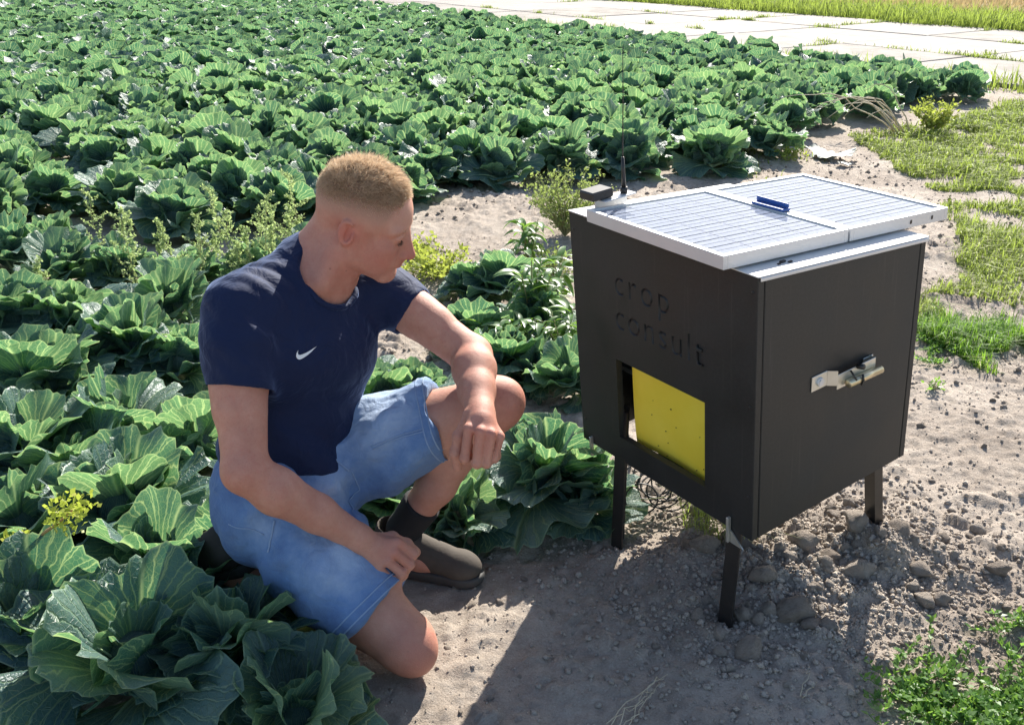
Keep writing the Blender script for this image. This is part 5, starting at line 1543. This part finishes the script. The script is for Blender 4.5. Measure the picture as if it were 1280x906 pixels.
teeT = BVHTree.FromPolygons([tuple(v) for v in V], [tuple(f) for f in Q])
bodyT = BVHTree.FromPolygons([tuple(v) for v in bodyV], [tuple(f) for f in bodyQ])
def stick(tree, p, off):
    l, n, i, d = tree.find_nearest(Vector(p)); return np.array(l) + np.array(n) * off
def ring_on(tree, center, ax, rad, off, n=56, e1=None):
    """points where a ring around an axis meets a surface, seen from outside."""
    ax = unit1(ax); e1 = unit1(np.cross(ax, A3(.3, .5, .8))); e2 = np.cross(ax, e1); out_ = []
    for t in np.linspace(0, 2 * math.pi, n, endpoint=False):
        d = e1 * math.cos(t) + e2 * math.sin(t)
        h, nn, i, dist = tree.ray_cast(Vector(center + d * rad), Vector(-d), rad)
        if h is not None: out_.append(np.array(h) + d * off)
    return np.array(out_)
def closed_tube(pts, r, name, mat, parent, n=8):
    P = np.vstack([pts, pts[:2]]) - MO; mb = MB(); mb.tube(P, r, n, cap=False); return mb.obj(name, mat, parent, True)
# ribbed collar
e1 = SD; e2 = np.cross(nax, SD)
col = np.array([nc + nax * (.004 + .012 * max(0, -math.sin(t))) + (e1 * math.cos(t) * .061 + e2 * math.sin(t) * (.064)) for t in np.linspace(0, 2 * math.pi, 60, endpoint=False)])
col = np.array([stick(teeT, p, .001) for p in col])
for _ in range(3): col = (np.roll(col, 1, 0) + col * 2 + np.roll(col, -1, 0)) / 4
closed_tube(col, .0065, 'collar', m_tee, tee)
# tick-shaped emblem on the right breast
m_white = simple('white_print', (.80, .80, .80), None, rough=.5)
outline = [(0, 0), (-.06, .30), (.02, .62), (.22, .86), (.08, .56), (.12, .38), (.30, .30), (.60, .40), (1.30, .72), (2.30, 1.22), (1.30, .56), (.62, .12), (.30, -.04)]
def emblem(center_px, size):
    o_ = np.array(atd(*center_px, 1.2)); dr = unit1(o_ - A3(0, 0, HC)); h, n_, i_, d_ = teeT.ray_cast(Vector((0, 0, HC)), Vector(dr))
    c = np.array(h); n_ = np.array(n_); ex = unit1(SD - n_ * (SD @ n_)); ey = np.cross(n_, ex)
    if ey @ UP < 0: ey = -ey
    top = [(0.0, .0), (-.085, .22), (-.03, .52), (.18, .86), (.10, .58), (.14, .40), (.30, .32), (.55, .36), (1.0, .50), (1.6, .74), (2.35, 1.06)]
    bot = [(0.0, .0), (.10, -.10), (.26, -.15), (.45, -.12), (.70, .0), (1.1, .22), (1.6, .52), (2.35, 1.06)]
    Pn = np.array(top + bot[::-1][1:-1]); Pn = (Pn - Pn.mean(0)) * size
    import bmesh
    bm = bmesh.new(); vs = [bm.verts.new((p[0], p[1], 0)) for p in Pn]; bm.faces.new(vs); bmesh.ops.triangulate(bm, faces=bm.faces[:]); bmesh.ops.subdivide_edges(bm, edges=bm.edges[:], cuts=3, use_grid_fill=True)
    bm.verts.ensure_lookup_table(); vv = np.array([v.co[:] for v in bm.verts]); ff_ = [[v.index for v in f.verts] for f in bm.faces]; bm.free()
    W = np.array([stick(teeT, c + ex * p[0] + ey * p[1], .0012) for p in vv])
    F3 = [np.array([f for f in ff_ if len(f) == 3]), np.array([f for f in ff_ if len(f) == 4])]
    pobj('emblem', W, [f for f in F3 if len(f)], m_white, tee)
emblem((378, 443), .0180)

# ---- denim shorts
F = Field((-.76, 1.40, .0), (.04, 2.02, .50), .0036)
F.ell(T_(0, -.004, .02), A3(.170, .130, .135), TM, .04)
F.cap(T_(0, -.01, .03), T_(0, -.006, LS * .30), .118, .105, .03)
F.half(T_(0, 0, LS * .30), UP, T_(0, 0, LS * .3) - .4, T_(0, 0, LS * .3) + .4)
rt = J['rknee'] - J['rhip']; lt = J['lknee'] - J['lhip']
BODY = F
F = Field(F.lo, F.lo + (F.n - 1.5) * F.h, F.h)
F.chain([J['rhip'], J['rhip'] + rt * .45, J['rhip'] + rt * .9], [.104, .098, .088], .05)
G = Field(F.lo, F.lo + (F.n - 1.5) * F.h, F.h); G.chain([J['lhip'], J['lhip'] + lt * .45, J['lhip'] + lt * .9], [.102, .092, .084], .05)
RC, LC = J['rhip'] + rt * .745, J['lhip'] + lt * .70
F.half(RC, rt + A3(-.02, .02, -.03), RC - .6, RC + .6)
G.half(LC, lt + A3(.04, 0, .0), LC - .6, LC + .6)
F.cap(J['rhip'] + rt * .50, J['rknee'] + rt * .1, .074, .080, .004, 'sub'); G.cap(J['lhip'] + lt * .48, J['lknee'] + lt * .1, .070, .076, .004, 'sub')
BODY.merge(F, .045); BODY.merge(G, .045); F = BODY
V, Q, E = F.surface(3); N = normals(V, Q); del F
def denim_fold(P):
    t = ((P - J['lhip']) @ lt) / (lt @ lt); l2 = P - J['lhip'] - t[:, None] * lt; an = np.arctan2(l2 @ A3(0, 0, 1), l2 @ unit1(np.cross(lt, A3(0, 0, 1))))
    a = .0085 * np.sin(an * 2.2 + t * 9 + 2.5 * fbm(t * 5, an * 1.2, 3, 14)) * np.exp(-((t - .25) / .36) ** 2)
    t2 = ((P - J['rhip']) @ rt) / (rt @ rt); l3 = P - J['rhip'] - t2[:, None] * rt; an2 = np.arctan2(l3 @ A3(0, 0, 1), l3 @ unit1(np.cross(rt, A3(0, 0, 1))))
    c = .0085 * np.sin(t2 * 24 + an2 * 1.2 + 3 * fbm(t2 * 4, an2 * 1.5, 3, 15)) * np.exp(-((t2 - .25) / .30) ** 2)
    groin = T_(0, .10, .03); g_ = np.exp(-((P - groin) ** 2).sum(1) / .09 ** 2)
    q = (P - hipc) @ TM
    e = .010 * g_ * np.sin((q[:, 0] * .9 + q[:, 2] * .5) * 70)
    return a + c + e + .022 * (fbm(q[:, 0] * 14 + q[:, 2] * 6, q[:, 1] * 12 - q[:, 2] * 9, 4, 18) - .5)
V = wrinkle(V, N, E, denim_fold, 1)
fade_and_sun = np.zeros(len(V))  # worn denim patches, with sunlight painted into the top of the left thigh
for c, r, a in ((J['lhip'] + lt * .35 + A3(0, -.02, .10), .13, .9), (J['rhip'] + rt * .45 + A3(.03, -.05, .08), .10, .75), (T_(0, .13, .06), .07, .7), (J['rhip'] + A3(.02, -.1, .04), .06, .5)): fade_and_sun = np.maximum(fade_and_sun, a * np.exp(-((V - c) ** 2).sum(1) / (r * r)))
m_denim, nt, b, out = newmat('denim')
co = coords(nt, 'Object')
at_f = nd(nt, 'ShaderNodeAttribute'); at_f.attribute_name = 'fade_and_sun'
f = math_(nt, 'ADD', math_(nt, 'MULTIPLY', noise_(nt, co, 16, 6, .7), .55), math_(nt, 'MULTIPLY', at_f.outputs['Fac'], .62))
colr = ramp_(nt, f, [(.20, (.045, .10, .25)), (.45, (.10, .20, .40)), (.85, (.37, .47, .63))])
wv = nt.nodes.new('ShaderNodeTexWave'); wv.inputs['Scale'].default_value = 420; wv.inputs['Distortion'].default_value = 2.0; wv.inputs['Detail'].default_value = 2; wv.bands_direction = 'DIAGONAL'; nt.links.new(co, wv.inputs['Vector'])
nt.links.new(mix_(nt, math_(nt, 'MULTIPLY', wv.outputs['Fac'], .16), colr, (.55, .62, .72)), b.inputs['Base Color'])
b.inputs['Roughness'].default_value = .85; b.inputs['Specular IOR Level'].default_value = .2; b.inputs['Sheen Weight'].default_value = .12
bn = bump_(nt, wv.outputs['Fac'], .25, .0008)
nt.links.new(bump_(nt, noise_(nt, co, 24, 5, .55, 1.5), .6, .010, bn), b.inputs['Normal'])
shorts = pobj('shorts', V, Q, m_denim, attrs={'fade_and_sun': fade_and_sun})
shT = BVHTree.FromPolygons([tuple(v) for v in V], [tuple(f) for f in Q])
m_seam = simple('denim_seam', (.20, .29, .45), (.30, .40, .56), 120, .8)
def ring_seam(c, ax, off, name='hem'):
    pts = ring_on(shT, c, ax, .16, off, 64)
    if len(pts) > 20:
        for _ in range(2): pts = (np.roll(pts, 1, 0) + 2 * pts + np.roll(pts, -1, 0)) / 4
        closed_tube(pts, .0016, name, m_seam, shorts, 6)
rax, lax = unit1(rt + A3(-.02, .02, -.03)), unit1(lt + A3(.04, 0, 0))
ring_seam(RC - rax * .003, rax, .0008); ring_seam(RC - rax * .020, rax, .0006, 'seam')
ring_seam(LC - lax * .003, lax, .0008); ring_seam(LC - lax * .018, lax, .0006, 'seam')
def seam_line(pts_px, name, off=.0008, r=.0013):
    P = []
    for px, py in pts_px:
        dr = unit1(atd(px, py, 1.2) - A3(0, 0, HC)); h, n_, i_, d_ = shT.ray_cast(Vector((0, 0, HC)), Vector(dr))
        if h is not None: P.append(np.array(h) + np.array(n_) * off)
    if len(P) > 2:
        P = np.array(P); t = np.linspace(0, len(P) - 1, 24); P = np.stack([np.interp(t, np.arange(len(P)), P[:, k]) for k in range(3)], 1)
        P = np.array([stick(shT, q, off) for q in P]) - MO
        mb = MB(); mb.tube(P, r, 5); mb.obj(name, m_seam, shorts, True)
seam_line([(464, 558), (485, 549), (505, 542), (528, 536)], 'seam'); seam_line([(466, 561), (486, 552), (506, 545), (529, 539)], 'seam')
seam_line([(404, 558), (412, 565), (422, 577), (436, 588)], 'pocket_edge', .001, .002); seam_line([(343, 650), (340, 668), (335, 690)], 'pocket_edge', .001, .002)
seam_line([(286, 655), (310, 660), (330, 668)], 'seam'); seam_line([(440, 640), (450, 612), (440, 590)], 'seam')

# ---- sock and shoes
m_sock = simple('black_sock', (.010, .010, .011), (.018, .018, .02), 60, .9, bump=.4, bscale=260, bdist=.0015)
F = Field((-.36, 1.70, -.02), (-.05, 1.95, .30), .003)
sd_ = unit1(J['lknee'] - J['lank'])
F.chain([J['lank'] - A3(0, 0, .05), J['lank'] + sd_ * .02, J['lank'] + sd_ * .125], [.040, .0385, .0465], .01)
F.half(J['lank'] + sd_ * .105, sd_, J['lank'] - .1, J['lank'] + .2)
V, Q, E = F.surface(2); del F
pobj('sock', V, Q, m_sock)
m_shoe = simple('dark_suede', (.050, .040, .032), (.10, .080, .062), 40, .85, bump=.35, bscale=150, bdist=.002)
m_sole = simple('rubber_sole', (.035, .033, .032), (.07, .065, .06), 50, .7)
m_lace = simple('lace', (.45, .36, .26), (.55, .45, .34), 60, .8)
def shoe(ank, toe, upv, name):
    d = toe - ank; d = d - upv * (d @ upv); L_ = np.linalg.norm(d); d = unit1(d); s_ = np.cross(upv, d)
    heel = ank - d * .055; base = toe @ upv - .022
    def S(f, r, u): p = heel + d * f + s_ * r; return p + upv * (base + u - p @ upv)
    lo = np.minimum(np.minimum(S(-.08, -.09, -.06), S(.34, .09, .2)), np.minimum(S(-.08, .09, .2), S(.34, -.09, -.06))); hi = np.maximum(np.maximum(S(-.08, -.09, -.06), S(.34, .09, .2)), np.maximum(S(-.08, .09, .2), S(.34, -.09, -.06)))
    F = Field(lo, hi, .003)
    M = np.stack([d, s_, upv], 1); ft = .055 + L_
    F.cap(S(.025, 0, .045), S(ft - .045, 0, .035), .032, .032, .02, 'add'); F.ell(S(ft - .038, 0, .033), A3(.046, .039, .030), M, .02)
    F.cap(S(.03, 0, .05), S(.045, 0, .098), .038, .041, .02); F.cap(S(.07, 0, .075), S(ft - .09, 0, .050), .034, .030, .02)
    F.cap(S(.048, 0, .09), S(.055, 0, .19), .035, .040, .003, 'sub')
    F.half(S(0, 0, .012), -upv, lo, hi)
    V, Q, E = F.surface(2); o = pobj(name, V, Q, m_shoe)
    F = Field(lo, hi, .003)
    F.cap(S(.02, 0, .012), S(ft - .04, .002, .012), .036, .040, .01); F.ell(S(ft - .034, 0, .012), A3(.048, .041, .03), M, .01)
    F.half(S(0, 0, .022), upv, lo, hi); F.half(S(0, 0, -.004), -upv, lo, hi)
    V, Q, E = F.surface(2); pobj('sole', V, Q, m_sole, o)
    mb = MB()
    for i in range(4):
        f = .085 + i * .022; h = .105 - i * .010
        mb.tube(np.array([S(f, -.022, h - .012), S(f + .004, 0, h), S(f, .022, h - .012)]) - MO, .0022, 6)
    mb.tube(np.array([S(.085, .0, .106), S(.10, -.03, .10), S(.12, -.045, .075)]) - MO, .002, 6); mb.tube(np.array([S(.085, 0, .106), S(.08, -.035, .098), S(.09, -.05, .07)]) - MO, .002, 6)
    mb.obj('lace', m_lace, o, True)
    return o
shoe(J['lank'] + A3(-.005, .0, 0), J['ltoe'] + A3(.012, -.004, .0), A3(0, 0, 1), 'shoe')
shoe(rank, rank + A3(-.13, .06, -.055), unit1(A3(-.45, .2, .85)), 'shoe')
